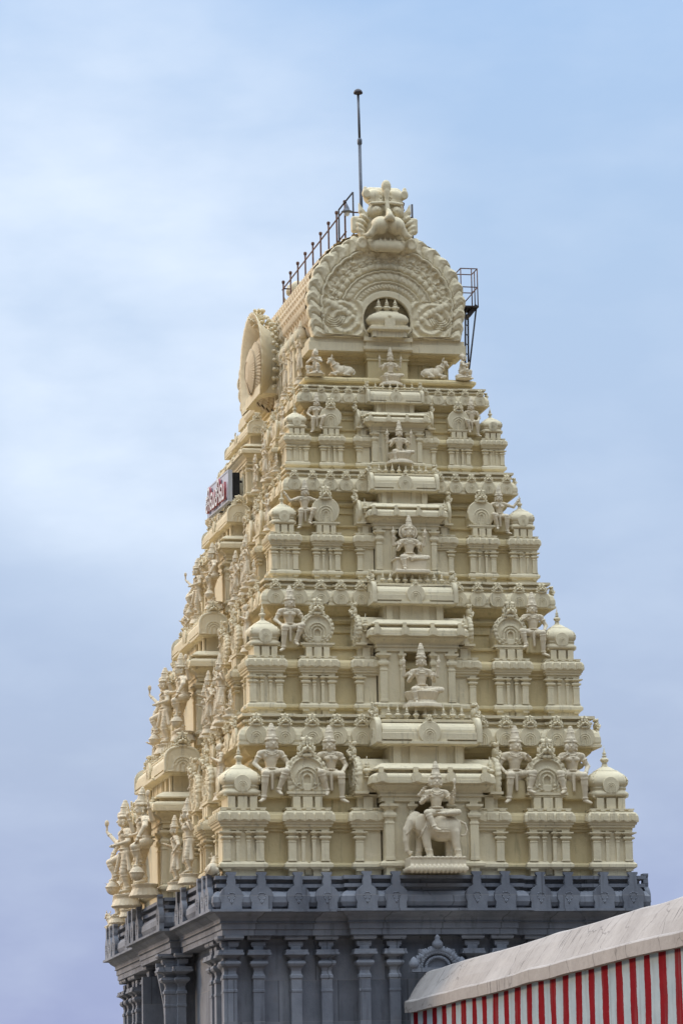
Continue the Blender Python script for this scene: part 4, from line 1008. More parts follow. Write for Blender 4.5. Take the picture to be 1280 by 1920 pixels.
def depthB(q, t, x, z):
    th = t / (2 * pi); ax = np.abs(x)
    h = np.full_like(q, .10)
    def band(a, b, v):
        nonlocal h
        h = np.where((q >= a) & (q < b), v, h)
    def hump(a, b): return np.sqrt(np.clip(1 - (2 * (q - a) / (b - a) - 1) ** 2, 0, 1))
    band(.0, .10, .13); band(.10, .125, .05)
    f = leaf(th * 62 + .35 * np.sin(q * 60)); band(.125, .22, .06 + .075 * hump(.125, .22) * (.45 + .55 * f))
    band(.22, .245, .17); band(.245, .265, .06)
    f = leaf(th * 40 - q * 6); band(.265, .385, .07 + .07 * hump(.265, .385) * (.4 + .6 * f) + .02 * vnoise(x * 16, z * 16))
    band(.385, .41, .18); band(.41, .43, .05)
    nz = vnoise(x * 9 + 3, z * 9) * .6 + vnoise(x * 21, z * 21 + 9) * .4
    f = leaf(th * 46); g = leaf(th * 46 + .5)
    band(.43, .52, .06 + .09 * hump(.43, .52) * f + .04 * nz); band(.52, .545, .16 - .09 * (g > .8))
    band(.545, .60, .05 + .10 * f * hump(.545, .60)); band(.60, .735, .05 + .17 * np.clip(nz * 1.5 - .35, 0, 1))
    band(.735, .765, .23); band(.765, .785, .10)
    ph = t * 36 / (2 * pi) - np.sign(x) * np.sin(np.clip((q - .785) / .21, 0, 1) * 2.6) * .42 * np.clip((1 - q) / .06, 0, 1)
    fr = ph - np.floor(ph); lf = 1 - np.abs(2 * fr - 1) ** 5
    band(.785, 1.01, .08 + .075 * lf * np.clip((1.04 - q) / .12, .35, 1) + .035 * np.exp(-((fr - .5) / .13) ** 2) + .025 * vnoise(x * 17, z * 17) * lf)
    # sea monsters curling at the feet
    for e in (-1, 1):
        X, Zz = x * e, z + ZC
        def bl(cx, cz, r, hh):
            nonlocal h
            dd = np.sqrt((X - cx) ** 2 + (Zz - cz) ** 2); h = np.maximum(h, hh * np.sqrt(np.clip(1 - (dd / r) ** 2, 0, 1)))
        zone = (Zz < 23.25) & (X > .62) & (q < .735)
        rr = np.sqrt((X - 1.12) ** 2 + (Zz - 22.75) ** 2); an = np.arctan2(Zz - 22.75, X - 1.12)
        sw = .10 + .045 * np.sin(an * 1 + rr * 30) + .05 * vnoise(x * 11, z * 11)
        h = np.where(zone, sw, h)
        [bl(1.50 - .105 * n_, 23.14 - .02 * n_ - .006 * n_ * n_, .15 - .008 * n_, .19) for n_ in range(8)]; bl(1.48, 23.16, .12, .23); bl(.76, 22.64, .10, .21); bl(.80, 22.98, .07, .21); bl(1.12, 22.72, .16, .17); bl(1.44, 22.70, .13, .17); bl(1.66, 22.95, .10, .18); bl(1.15, 22.44, .10, .16)
        for n in range(5):
            dd = np.sqrt((X - 1.36) ** 2 + (Zz - 22.86) ** 2); a2 = (Zz < 22.86)
            h = np.where((np.abs(dd - .10 - .055 * n) < .012) & a2, h - .04, h)
    return np.where(q > .992, .03, .06 + (h - .06) * .72)
t0 = -math.radians(41)
gm = polar_plate('gable_arch', RoutB, depthB, 90, 460, .16, RinB, t0, pi - t0)
gable = put(gm, 'gable_arch', roof, TR(0, 3.50, ZC))
put(gm, 'gable_arch', roof, TR(0, 13.06, ZC) @ RZ(pi))
bigl = fig_lion_face('lion_mask', 0.019)
put(bigl, 'lion_mask', roof, TR(0, 3.42, 24.50) @ SC(1.30, 1.4, 1.56))
put(bigl, 'lion_mask', roof, TR(0, 13.14, 24.50) @ RZ(pi) @ SC(1.30, 1.4, 1.56))
m = MB()
m.box((0, 3.78, 22.9), (.62, .03, .62))                          # back of the niche
m.loft(0, 3.42, .42, .26, [(0, 22.28), (0, 22.42), (.06, 22.44), (.09, 22.46), (.09, 22.52), (.04, 22.53), (.04, 22.57)])
m.M = TR(0, 3.42, 22.56) @ SC(1.30, .78, 1)
m.lathe(0, 0, [(.30, 0), (.335, .03), (.335, .06), (.37, .10), (.405, .16), (.40, .22), (.36, .29), (.28, .345), (.22, .365), (.22, .39), (.1, .40)], 40, 3.2); m.M = I4.copy()
m.box((0, 3.125, 22.62), (.13, .04, .13)); m.lathe(0, 3.125, [(.03, 22.75), (.05, 22.8), (.02, 22.86)], 10)
for e in (-1, 1): m.box((.38 * e, 3.19, 22.35), (.05, .05, .07))
niche = part(m, 'niche_shrine', M_TRIM, roof)
for x in (-.21, 0, .21): put(ME['finial'], 'finial', roof, TR(x, 3.42, 22.94) @ SC(.80, .80, .42))

# ---- side dormer on the long left slope: a flaring horseshoe mouth with a smaller scaled vault inside
DM = TR(0, YC, 22.50) @ RZ(-pi / 2)                    # local x along the tower, -y outward, z up
def shell(rings, n, scal=None, t0=-.62, t1=pi + .62):
    """Open vault: rings of (out, radius), section a horseshoe; returns verts and faces."""
    T = np.linspace(t0, t1, n); V, F = [], []
    for i, (o, r) in enumerate(rings):
        for j, t in enumerate(T):
            k_ = r * (1.0 if scal is None else scal(i, t))
            V.append((k_ * math.cos(t), -o, k_ * math.sin(t) * 1.0))
    for i in range(len(rings) - 1):
        for j in range(n - 1): F.append([i * n + j, i * n + j + 1, (i + 1) * n + j + 1, (i + 1) * n + j])
    return V, F
m = MB(); m.M = DM
lobes = lambda i, t: 1 + (.035 * float(leaf(np.array(t * 34 / (2 * pi)))) if i in (5, 6, 7) else 0)
V, F = shell([(.6, .95), (1.5, 1.0), (1.9, 1.04), (2.15, 1.12), (2.35, 1.27), (2.50, 1.47), (2.54, 1.50), (2.52, 1.43), (2.36, 1.20), (2.16, 1.05), (1.9, .97), (1.2, .93)], 110, lobes)
m.add(V, F, True)
m.box((0, -1.75, -.66), (1.02, .74, .12))
for i in range(9):                                      # carved bosses round the outside of the mouth
    for j in range(26):
        t = -.5 + (pi + 1.0) * j / 25; o, r = (1.30 + .11 * i, 1.02 + .004 * i ** 2.2)
        M0 = m.M; m.M = DM @ TR(r * math.cos(t), -o, r * math.sin(t)) @ Matrix.Rotation(-(t - pi / 2), 4, 'Y')
        m.lathe(0, 0, [(.055, -.02), (.06, .02), (.04, .06), (.01, .075)], 6); m.M = M0
m.M = I4.copy(); dorm = part(m, 'dormer', M_TRIM, roof)
m = MB(); m.M = DM
rg = [(1.2 + 1.44 * i / 119, .98 * math.sqrt(max(.05, 1 - max(0, (1.2 + 1.44 * i / 119 - 1.85) / .82) ** 2))) for i in range(120)]
def scale_(i, t):
    rw = i / 10.0; k_ = math.floor(rw); f = rw - k_; g = t * 8 + .5 * (k_ % 2); g -= math.floor(g)
    return .97 + .15 * math.sqrt(max(0, 1 - (2 * g - 1) ** 2)) * (1 - .75 * f)
V, F = shell(rg, 230, scale_, -1.5, pi + 1.5); m.add(V, F, True)
m.prism([(.28 * math.cos(t), .28 * math.sin(t)) for t in np.linspace(-1.5, pi + 1.5, 40)], -2.63, -2.5)
part(m, 'inner_vault', M_ROOF, roof)
put(bigl, 'lion_mask', roof, TR(-2.30, YC, 23.70) @ RZ(-pi / 2) @ SC(.55, .6, .42))
m = MB()
for i in range(6):                                      # small arched niches under the left eave
    y = 4.5 + i * .62
    m.loft(-1.92, y, .12, .10, [(0, 21.30), (0, 22.35), (.04, 22.37), (.04, 22.45), (-.02, 22.5)]); m.lathe(-1.95, y, [(.16, 22.45), (.18, 22.55), (.15, 22.68), (.06, 22.8), (.03, 22.95)], 12)
part(m, 'eave_niche', M_TRIM, top)

# ---- grey stone base
m = MB()
STP = [(-.50, 7.10), (-.50, 7.385), (-.10, 7.39), (-.10, 7.52), (-.07, 7.53), (-.07, 7.66), (-.02, 7.67), (-.05, 7.71), (-.03, 7.77), (.06, 7.83), (.11, 7.895), (.25, 7.905), (.25, 7.962), (.04, 7.967), (.04, 8.0), (.12, 8.03), (.16, 8.12), (.15, 8.25),
       (.07, 8.36), (-.04, 8.40), (-.04, 8.46), (.06, 8.465), (.06, 8.545), (-.06, 8.55), (-.06, 8.645), (.08, 8.65), (.08, 8.73), (-.6, 8.742)]
UP = lambda dz: [(o, z + dz) for o, z in STP]
m.loft(0, YC, 5.0, YC, STP)
m.loft(0, 2.0, 2.06, 2.2, UP(.003)); m.loft(-3.25, YC, 2.0, 2.52, UP(.0035))
for sg in (-1, 1):
    m.loft(sg * 4.30, .62, .712, .66, UP(.0015))
foot = [(.0, GZ - .1), (.0, .3), (-.1, .32), (-.1, .8), (-.3, .9), (-.47, 1.0), (-.47, 7.2)]
m.loft(0, 3.38, 5.0, 3.38, foot); m.loft(0, 13.18, 5.0, 3.38, foot)
m.loft(0, 1.62, 2.06, 1.82, [(o, z - .002) for o, z in foot]); 
m.loft(-3.25, 6.27, 2.0, .50, [(o + .002, z - .003) for o, z in foot]); m.loft(-3.25, 10.30, 2.0, .50, [(o + .002, z - .003) for o, z in foot])
m.box((-4.85, 9.86, 3.5), (.40, .10, 3.58))                       # far jamb of the gateway
m.prism([(-5.40, 7.2), (-5.40, 7.08), (-5.36, 6.9), (-5.22, 6.2), (-5.2, 5.9), (-5.2, -.3), (-4.5, -.3), (-4.5, 7.2)], 6.62, 6.74)
m.box((0, YC, 7.16), (4.9, 1.7, .05))
base = part(m, 'stone_base', M_STONE, tower)
m = MB()                                                           # one pilaster with its corbel, top at z = 0
m.loft(0, 0, .125, .10, [(.03, -7.6), (.03, -6.6), (0, -6.5), (0, -1.28), (.012, -1.27), (.012, -1.22), (0, -1.21), (0, -.98), (.02, -.96), (.02, -.90), (-.005, -.87), (-.015, -.80), (.005, -.72), (.06, -.68), (.085, -.63), (.07, -.575), (.01, -.55), (.0, -.51), (.05, -.47),
      (.11, -.44), (.15, -.435), (.15, -.39), (.13, -.385), (.13, -.32), (-.01, -.315), (-.01, -.22)])
m.loft(0, .03, .15, .10, [(0, -.25), (.02, -.20), (.02, -.13), (-.06, -.125), (-.06, -.10), (.10, -.095), (.12, -.06), (.12, .0)])
ME['stone_pilaster'] = m.mesh('pilaster', M_STONE)
def spil(side, u, v, sx_=1.0): put(ME['stone_pilaster'], 'pilaster', base, side @ TR(u, -v, 7.388) @ SC(sx_, 1, 1))
F0 = S_front(5, 0); L0 = S_left(5, 0); R0 = S_right(5, 0)
for u in (-4.74, -4.05, -3.18, -2.47, 2.47, 3.18, 4.05, 4.74): spil(F0, u, -.33)
for u in (-1.62, -.92, .92, 1.62): spil(F0, u, -.13)
for u in (YC - .30, YC - .95, YC - 1.9, YC - 2.5, -YC + .30, -YC + .95, -YC + 1.9, -YC + 2.5): spil(L0, u, -.33)
for u in (2.30, -2.30): spil(L0, u, -.10, 1.2)
spil(L0 @ TR(2.52 - .36, 0, 0) @ RZ(pi / 2), -.12, 0, 1.3)
def kudu():
    P = []
    for t in np.linspace(-.55, pi + .55, 25):
        x, z = .27 * math.cos(t), .28 + .26 * math.sin(t)
        P.append((x, z))
    neck = [(-.09, .54), (-.10, .62), (-.075, .75), (-.115, .80), (-.115, .845), (.115, .845), (.115, .80), (.075, .75), (.10, .62), (.09, .54)]
    left = [p for p in P if p[0] < -.09 or p[1] < .4]; right = []
    n = len(P); up = [i for i, p in enumerate(P) if p[1] > .4 and abs(p[0]) < .10]
    out = [(.24, 0.0)] + P[:up[0]] + neck[::-1] + P[up[-1] + 1:] + [(-.24, 0.0)]
    mb = MB(); mb.prism(out, -.05, .07)
    q = [(-.10 * math.sin(t) * (1 if t < pi else 1), .30 + .10 * math.cos(t) - (.06 if False else 0)) for t in np.linspace(.0, 2 * pi, 15)]
    hp = [(.0, .12), (.035, .2), (.08, .27), (.085, .33), (.05, .37), (-.05, .37), (-.085, .33), (-.08, .27), (-.035, .2), (.0, .12)]
    for (a, b), (c2, d2) in zip(hp[:-1], hp[1:]): mb.tube((a, -.05, b), (c2, -.05, d2), .012, 5)
    return mb.mesh('parapet_arch', M_STONE)
ME['kudu'] = kudu()
def kud(side, u, v): put(ME['kudu'], 'parapet_arch', base, side @ TR(u, -v, 7.964))
for u in (-4.74, -4.04, -3.19, -2.52, 2.52, 3.19, 4.04, 4.74): kud(F0, u, .18)
for u in (-1.63, -.95, .95, 1.63): kud(F0, u, .385)
for u in (8.0, 7.42, 6.72, 4.40, 3.75, -3.75, -4.40, -6.72, -7.42, -8.0): kud(L0, u, .18)
for u in (2.45, -1.75, -2.45, -.9): kud(L0, u, .43)
for u in (-8.0, -7.3): kud(R0, u, .18)
m = MB()                                                           # carved arch over the blind doorway
for i in range(28):
    t = pi * i / 27
    c2, s2 = math.cos(t), math.sin(t)
    m.M = TR(.46 * c2 * (1 + .06 * math.sin(i * 2.1)), -.34, 6.60 + .40 * s2) @ Matrix.Rotation(-(t - pi / 2), 4, 'Y')
    m.lathe(0, 0, [(.03, -.05), (.075, -.02), (.07, .04), (.045, .08 + .03 * math.sin(i * 1.7)), (.01, .12)], 8)
m.M = I4.copy()
for r, rd in ((.40, .05), (.28, .04)):
    for i in range(20):
        t, t2 = pi * i / 20, pi * (i + 1) / 20
        m.tube((r * math.cos(t), -.36, 6.60 + r * .9 * math.sin(t)), (r * math.cos(t2), -.36, 6.60 + r * .9 * math.sin(t2)), rd, 6)
m.box((0, -.28, 6.56), (.62, .14, .05)); m.lathe(-.56, -.36, [(.02, 6.58), (.11, 6.62), (.12, 6.72), (.06, 6.82), (.01, 6.86)], 10); m.lathe(.56, -.36, [(.02, 6.58), (.11, 6.62), (.12, 6.72), (.06, 6.82), (.01, 6.86)], 10); m.box((0, -.24, 6.8), (.42, .06, .24))
m.lathe(0, -.36, [(.05, 7.02), (.13, 7.10), (.12, 7.18), (.05, 7.26), (.07, 7.30), (.01, 7.37)], 12)
part(m, 'doorway_arch', M_STONE, base)

# ------------------------------------------------------------------ statues: each a thing of its own, standing on the tower's ledges
def statue(parts, name, M, label, cat='statue', group=None):
    o = put(parts[0][0], name, None, M, label=label, category=cat)
    if group: o['group'] = group
    for me, n in parts[1:]: put(me, n, o, M)
    return o

G_GUARD = 'seated guardian statues beside the front arches'
male = fig_guardian_seated('guardian_statue'); fem = fig_guardian_seated('guardian_statue', True, False, True)
malef = fig_guardian_seated('guardian_statue', False, False, True); femn = fig_guardian_seated('guardian_statue', True)
malv = fig_guardian_seated('guardian_statue', var=1); femv = fig_guardian_seated('guardian_statue', True, False, True, var=1); malfv = fig_guardian_seated('guardian_statue', False, False, True, var=1)
upm = fig_guardian_seated('guardian_statue', False, True); upf = fig_guardian_seated('guardian_statue', True, True, True)
def gz(low, top): s = (top - low) / 2.10; return s, low - .05 * s
for parts, x, y, low, top, lab in (
    (male, -3.66, .46, 10.43, 12.34, 'bare chested crowned statue sitting hands on knees beside the lowest left corner dome, front face'),
    (fem, -2.26, .46, 10.42, 12.30, 'crowned goddess statue sitting just right of the lowest left flame arch, long leg stretched right'),
    (malv, 2.15, .46, 10.43, 12.33, 'bare chested crowned statue sitting just left of the lowest right flame arch'),
    (femv, 3.54, .46, 10.42, 12.33, 'crowned goddess statue sitting between the lowest right flame arch and corner dome'),
    (femn, -2.98, 1.44, 14.10, 15.74, 'crowned goddess statue sitting on the second storey by its left corner dome'),
    (malfv, 2.95, 1.44, 14.06, 15.68, 'bare chested crowned statue sitting on the second storey by its right corner dome'),
    (upm, -2.41, 2.20, 17.20, 18.47, 'statue with both arms raised under the cornice by the third storey left dome'),
    (upf, 2.40, 2.20, 17.16, 18.43, 'goddess statue with raised arms under the cornice by the third storey right dome'),
    (femn, -1.94, 2.90, 19.72, 20.77, 'small crowned statue sitting by the topmost left corner dome of the front'),
    (malef, 1.94, 2.90, 19.72, 20.77, 'small crowned statue sitting by the topmost right corner dome of the front')):
    s, z = gz(low, top)
    statue(parts, 'guardian_statue', TR(x, y, z) @ SC(s * 1.24, s * 1.12, s), lab, 'statue', G_GUARD)

eleph, cloth, ped, rider = fig_elephant_rider('elephant_rider')
ME_ = TR(-.02, -.40, 9.115)
er = empty('elephant_rider_statue', ME_, 'crowned rider on a standing elephant on a lotus plinth in the lowest front niche', 'statue')
S93 = ME_ @ SC(.93)
put(eleph, 'elephant', er, S93); put(cloth, 'saddle_cloth', er, S93); put(ped, 'lotus_pedestal', er, S93)
put(rider, 'rider', er, TR(.03, -.42, 9.74) @ SC(.98, .9, .87))

G_DEITY = 'seated deity statues in the central niches of the front'
dty = fig_deity('deity_statue', 'lotus'); dtyh = fig_deity('deity_statue', 'plinth', False, True, True); dtys = fig_deity('deity_statue', 'lotus', False, True, False, legs='lotus')
for parts, y, low, top, lab in (
    (dty, .66, 12.70, 14.27, 'four armed crowned deity seated one leg down in the second storey front niche'),
    (dtyh, 1.60, 16.05, 17.50, 'four armed haloed deity seated in the third storey front niche'),
    (dty, 2.42, 18.90, 20.01, 'four armed deity seated in the fourth storey front niche, below the top storey'),
    (dty, 3.20, 21.02, 22.02, 'small four armed deity seated on the top storey under the gable arch')):
    s = (top - low) / 1.86
    statue(parts, 'deity_statue', TR(0, y, low + .08 * s) @ SC(s * 1.12, s, s), lab, 'statue', G_DEITY)

gana = fig_gana('dwarf_statue')
statue(gana, 'dwarf_statue', TR(-1.86, 3.22, 21.29) @ RZ(-.6) @ SC(.50), 'squatting dwarf statue with folded hands at the left corner under the roof', 'statue', 'dwarf statues under the roof')
statue(gana, 'dwarf_statue', TR(1.84, 3.24, 21.29) @ RZ(1.1) @ SC(.50), 'squatting dwarf statue facing right at the right corner under the roof', 'statue', 'dwarf statues under the roof')
bull = fig_bull('bull_statue')
G_B = 'reclining bull statues'
statue(bull, 'bull_statue', TR(-1.20, 3.42, 21.285) @ SC(.60), 'reclining bull statue facing left under the roof, beside the left dwarf', 'bull statue', G_B)
statue(bull, 'bull_statue', TR(1.18, 3.42, 21.285) @ RZ(0) @ SC(-.60, .60, .60), 'reclining bull statue facing right under the roof, beside the right dwarf', 'bull statue', G_B)
statue(bull, 'bull_statue', TR(-5.06, .32, 8.75) @ RZ(-1.9) @ SC(.62), 'reclining bull statue on the grey parapet at the near left corner of the tower', 'bull statue', G_B)
statue(bull, 'bull_statue', TR(-5.12, 15.9, 8.75) @ RZ(-1.2) @ SC(.55), 'reclining bull statue on the parapet at the far left corner of the tower', 'bull statue', G_B)

# the long left face
dva, dvb = fig_standing('doorkeeper_statue', 4), fig_standing('doorkeeper_statue', 5)
st = [fig_standing('standing_statue', 0), fig_standing('standing_statue', 1), fig_standing('standing_statue', 2, female=True), fig_standing('standing_statue', 3), fig_standing('standing_statue', 0, female=True)]
G_D, G_S, G_L = 'doorkeeper statues flanking the left shrines', 'statues standing along the left face', 'small figures sitting on the left ledges'
for k, T in enumerate(LV):
    W, yf, zs = T['W'], T['yf'], T['z']; sx = W / 5; D = YC - yf; sd = D / YC; s3 = (zs[3] - zs[2]) / 1.84
    side = S_left(W, yf); Z = lambda z: zmap(z, zs)
    nm = ORD[k]
    hk = (1.05, .87, .67, .50)[k]
    for sg, prt, w_ in ((1, dva, 'nearer'), (-1, dvb, 'farther')) if k < 3 else ():
        statue(prt, 'doorkeeper_statue', side @ TR((2.05 if sg > 0 else -.95) * sd, -.70 * sx, Z(8.78) + .31 * hk) @ SC(hk * 1.36, hk * 1.28, hk), 'tall doorkeeper statue, foot lifted, %s of the %s storey pair, left face' % (w_, nm), 'statue', G_D)
    low = [(D - 2.35 * sd, .26, 0.80, 2, 'arms raised'), (D - 4.25 * sd, .26, .72, 0, 'one hand on hip'), (-(D - 4.4 * sd), .24, .70, 1, 'staff holding'), (-(D - 2.5 * sd), .24, .66, 4, 'long skirted')]
    for i, (u, v, s, q, how) in enumerate(low):
        s *= (1, .86, .70, .54)[k]
        statue(st[q], 'standing_statue', side @ TR(u, -v * sx, Z(8.76) + .30 * s) @ SC(s * 1.2, s * 1.15, s), '%s statue %s, %s storey, left face' % (how, ('before the first side pavilion', 'before the second side pavilion', 'just beyond the central shrine', 'near the far corner')[i], nm), 'statue', G_S)
    up = [(D - 1.68 * sd, .62, 3, 'palms joined'), (D - 3.55 * sd, .62, 2, 'arms raised'), (D - 5.1 * sd, .60, 1, 'holding a staff'), (-(D - 3.5 * sd), .60, 0, 'one hand on hip')]
    for i, (u, s, q, how) in enumerate(up):
        s *= (1, .86, .70, .54)[k]
        statue(st[q], 'standing_statue', side @ TR(u, .40 * sx, Z(10.64) + .29 * s) @ SC(s * 1.2, s * 1.15, s), '%s statue on the ledge %s, %s storey, left face' % (how, ('between corner dome and first arch', 'between the two arches', 'beside the central shrine', 'beyond the central shrine')[i], nm), 'statue', G_S)
    extra = [(D - 3.30 * sd, .20, .66, 2, 8.76, 'arms raised', 'between the first and second pavilions'), (D - 5.15 * sd, .22, .62, 4, 8.76, 'long skirted', 'tucked beside the central shrine')]
    for u, v, s, q, zz, how, where in (extra if k in (1, 2) else ()):
        s *= (1, .86, .70)[k]
        statue(st[q], 'standing_statue', side @ TR(u, (-v if zz < 9 else -.02) * sx, Z(zz) + .30 * s) @ SC(s * 1.2, s * 1.15, s), '%s statue %s, %s storey, left face' % (how, where, nm), 'statue', G_S)
    for i, u in enumerate((.72, .865)):
        s = .36 * (1, .86, .72, .56)[k]
        statue(dtys, 'seated_statue', S_left(T['wB'], T['yB']) @ TR(u * (YC - T['yB']), .02, Z(12.60) + .04) @ SC(s), 'tiny cross legged figure, %s from the front above the %s storey cornice, left face' % (('second', 'first')[i], nm), 'statue', G_L)
for i, y in enumerate((4.45, 5.35, 6.25, 7.1)):
    s = .60
    statue(st[(2, 0, 1, 2)[i]], 'standing_statue', TR(-1.98, y, 21.29 + .18) @ RZ(-pi / 2) @ SC(s), 'standing statue under the left eave of the roof, %s from the front' % ('first', 'second', 'third', 'fourth')[i], 'statue', G_S)

# ------------------------------------------------------------------ name board on the left face
BM = TR(-3.28, 8.80, 19.36) @ RZ(-pi / 2) @ Matrix.Rotation(.04, 4, 'Y')
bd = empty('name_board', BM, 'grey white board with large red and white Tamil letters, high on the left face', 'sign')
m = MB(); m.box((0, 0, 0), (1.52, .05, .40)); m.box((0, -.052, .385), (1.53, .012, .02)); m.box((0, -.052, -.385), (1.53, .012, .02))
for sg in (-1, 1): m.box((sg * 1.515, -.052, 0), (.02, .012, .40))
put(m.mesh('board', M_BOARD), 'board', bd, BM)
m = MB()
for x in (-1.25, 0, 1.25): m.tube((x, .05, .2), (x, .75, .05), .03); m.tube((x, .05, -.25), (x, .75, -.3), .03)
put(m.mesh('bracket', M_IRON), 'bracket', bd, BM)
m = MB(); m.box((1.44, .16, 0.0), (.04, .09, .34)); put(m.mesh('junction_box', M_DARK), 'junction_box', bd, BM)
SIGN = ['\u0b9a\u0bbf', '\u0bb5', '\u0b9a\u0bbf', '\u0bb5']
xs_ = []
for i, ch in enumerate(SIGN):
    cu = bpy.data.curves.new('letter', 'FONT'); cu.body = ch; cu.size = .72; cu.extrude = .032; cu.align_x = 'LEFT'; cu.offset = 0.012
    tmp = bpy.data.objects.new('letter_source', cu); COL.objects.link(tmp)
    dg = bpy.context.evaluated_depsgraph_get()
    me = bpy.data.meshes.new_from_object(tmp.evaluated_get(dg)); bpy.data.objects.remove(tmp)
    me.materials.clear(); me.materials.append(M_LFACE); me.materials.append(M_LSIDE)
    for p in me.polygons: p.material_index = 0 if p.normal.z > .5 else 1
    v = np.array([q.co[:] for q in me.vertices]) if len(me.vertices) else np.zeros((1, 3))
    xs_.append((me, v[:, 0].min(), v[:, 0].max(), v[:, 1].min(), v[:, 1].max()))
tot = sum(b - a for _, a, b, _, _ in xs_); gap = (2.7 - tot) / 3 if tot < 2.6 else .06
kx = min(1.0, 2.75 / (tot + 3 * gap)); x = -(tot + 3 * gap) / 2
zlo = min(t[3] for t in xs_); zhi = max(t[4] for t in xs_); kz = .66 / max(zhi - zlo, .01)
for me, a, b, lo, hi in xs_:
    put(me, 'letter', bd, BM @ TR((x - a) * kx, -.115, -.33 - zlo * kz) @ SC(kx, 1, kz) @ Matrix.Rotation(pi / 2, 4, 'X')); x += b - a + gap

# ------------------------------------------------------------------ things on the roof
def pipes(name, segs, r, mat, parent, M=I4):
    mb = MB()
    for a, b in segs: mb.tube(a, b, r, 7)
    return put(mb.mesh(name, mat), name, parent, M)
for sx_, lab in ((-.70, 'rusty pipe railing along the left side of the roof ridge'), (.80, 'rusty pipe railing along the right side of the roof ridge, behind the lion mask')):
    R_ = empty('roof_railing', TR(sx_, 8.9, 24.9), lab, 'railing', 'railings along the roof ridge')
    ys = [4.85 + 1.02 * i for i in range(9)]
    for i, y in enumerate(ys): 
        mb = MB(); mb.tube((sx_, y, 24.80), (sx_, y, 26.15), .024, 7); mb.lathe(sx_, y, [(.035, 26.12), (.045, 26.15), (.045, 26.19), (.02, 26.21)], 8)
        put(mb.mesh('post', M_RUST), 'post', R_)
    for z in (25.98, 25.36): pipes('rail', [((sx_, ys[0] - .1, z), (sx_, ys[-1] + .15, z))], .020, M_RUST, R_)
    pipes('end_rail', [((sx_, ys[-1], 25.98), (0, ys[-1], 25.98)), ((sx_, ys[0], 25.9), (0 if sx_ < 0 else .45, ys[0], 25.9))], .02, M_RUST, R_)
    if sx_ < 0: pipes('ladder_hoop', [((-.88, 4.75, 25.0), (-.88, 4.75, 25.92)), ((-.88, 4.75, 25.92), (-.55, 4.55, 26.34)), ((-.55, 4.55, 26.34), (-.55, 4.55, 25.1))], .022, M_IRON, R_)
    else: pipes('corner_post', [((.86, 4.1, 24.7), (.86, 4.1, 25.95)), ((.86, 4.1, 25.6), (.62, 4.1, 25.6)), ((.62, 4.1, 25.0), (.62, 4.1, 25.6))], .026, M_IRON, R_)
LM = TR(-.70, 4.62, 25.80) @ SC(.68)
lp = empty('bell_lamp', LM, 'small grey bell shaped lamp hanging from the ridge railing', 'lamp')
m = MB(); m.lathe(0, 0, [(.02, .36), (.05, .30), (.09, .20), (.11, .12), (.20, .08), (.21, .06), (.10, .05)], 16); put(m.mesh('lamp_shade', M_ROD), 'lamp_shade', lp, LM)
m = MB(); m.lathe(0, 0, [(.09, .05), (.10, .0), (.085, -.06), (.05, -.10), (.01, -.11)], 16); put(m.mesh('glass', M_LAMP), 'glass', lp, LM)
m = MB(); m.tube((0, 0, .35), (-.04, 0, .52), .012); put(m.mesh('hanger', M_IRON), 'hanger', lp, LM)

rod = empty('lightning_rod', TR(-.02, 6.0, 24.9), 'tall thin lightning rod with a dark mushroom cap on the roof ridge', 'lightning rod')
m = MB(); m.tube((-.02, 6, 24.9), (-.03, 6, 28.1), .045, 10, .042); m.lathe(-.03, 6, [(.05, 28.03), (.062, 28.05), (.062, 28.16), (.04, 28.2)], 10); m.tube((-.03, 6, 28.1), (-.045, 6, 29.42), .034, 10)
put(m.mesh('pole', M_ROD), 'pole', rod)
m = MB(); m.lathe(-.045, 6, [(.03, 29.36), (.115, 29.39), (.12, 29.42), (.10, 29.47), (.05, 29.51), (.005, 29.52)], 16); put(m.mesh('cap', M_CAP), 'cap', rod)

ld = empty('roof_ladder', TR(2.35, 5.0, 21.9), 'dark iron caged ladder and small platform on the right side of the roof', 'ladder')
pipes('stile', [((2.30, 4.85, 21.3), (2.36, 4.85, 23.5))], .025, M_IRON, ld); pipes('stile', [((2.46, 5.15, 21.3), (2.50, 5.15, 23.5))], .025, M_IRON, ld)
for i in range(8): pipes('rung', [((2.31 + .005 * i, 4.85, 21.6 + .25 * i), (2.47 + .005 * i, 5.15, 21.6 + .25 * i))], .014, M_IRON, ld)
pipes('brace', [((2.30, 4.8, 21.2), (2.65, 4.9, 23.5))], .022, M_IRON, ld)
m = MB(); m.M = TR(2.45, 5.0, 23.52); m.box((0, 0, 0), (.22, .30, .02)); m.M = m.M @ Matrix.Rotation(-.9, 4, 'Y'); m.box((.0, 0, -.12), (.17, .2, .05)); put(m.mesh('platform', M_IRON), 'platform', ld)
cg = []
P0 = [(2.22, 4.7), (2.65, 4.7), (2.65, 5.3), (2.22, 5.3)]
for i, (a, b) in enumerate(P0):
    cg.append(((a, b, 23.5), (a, b, 24.5))); c_, d_ = P0[(i + 1) % 4]
    for z in (24.5, 24.02): cg.append(((a, b, z), (c_, d_, z)))
cg.append(((2.65, 4.7, 24.02), (2.22, 4.7, 23.52))); cg.append(((2.5, 4.7, 23.5), (2.5, 4.7, 24.5))); cg.append(((2.65, 5.0, 23.5), (2.65, 5.0, 24.5)))
pipes('cage', cg, .0145, M_RUST, ld)

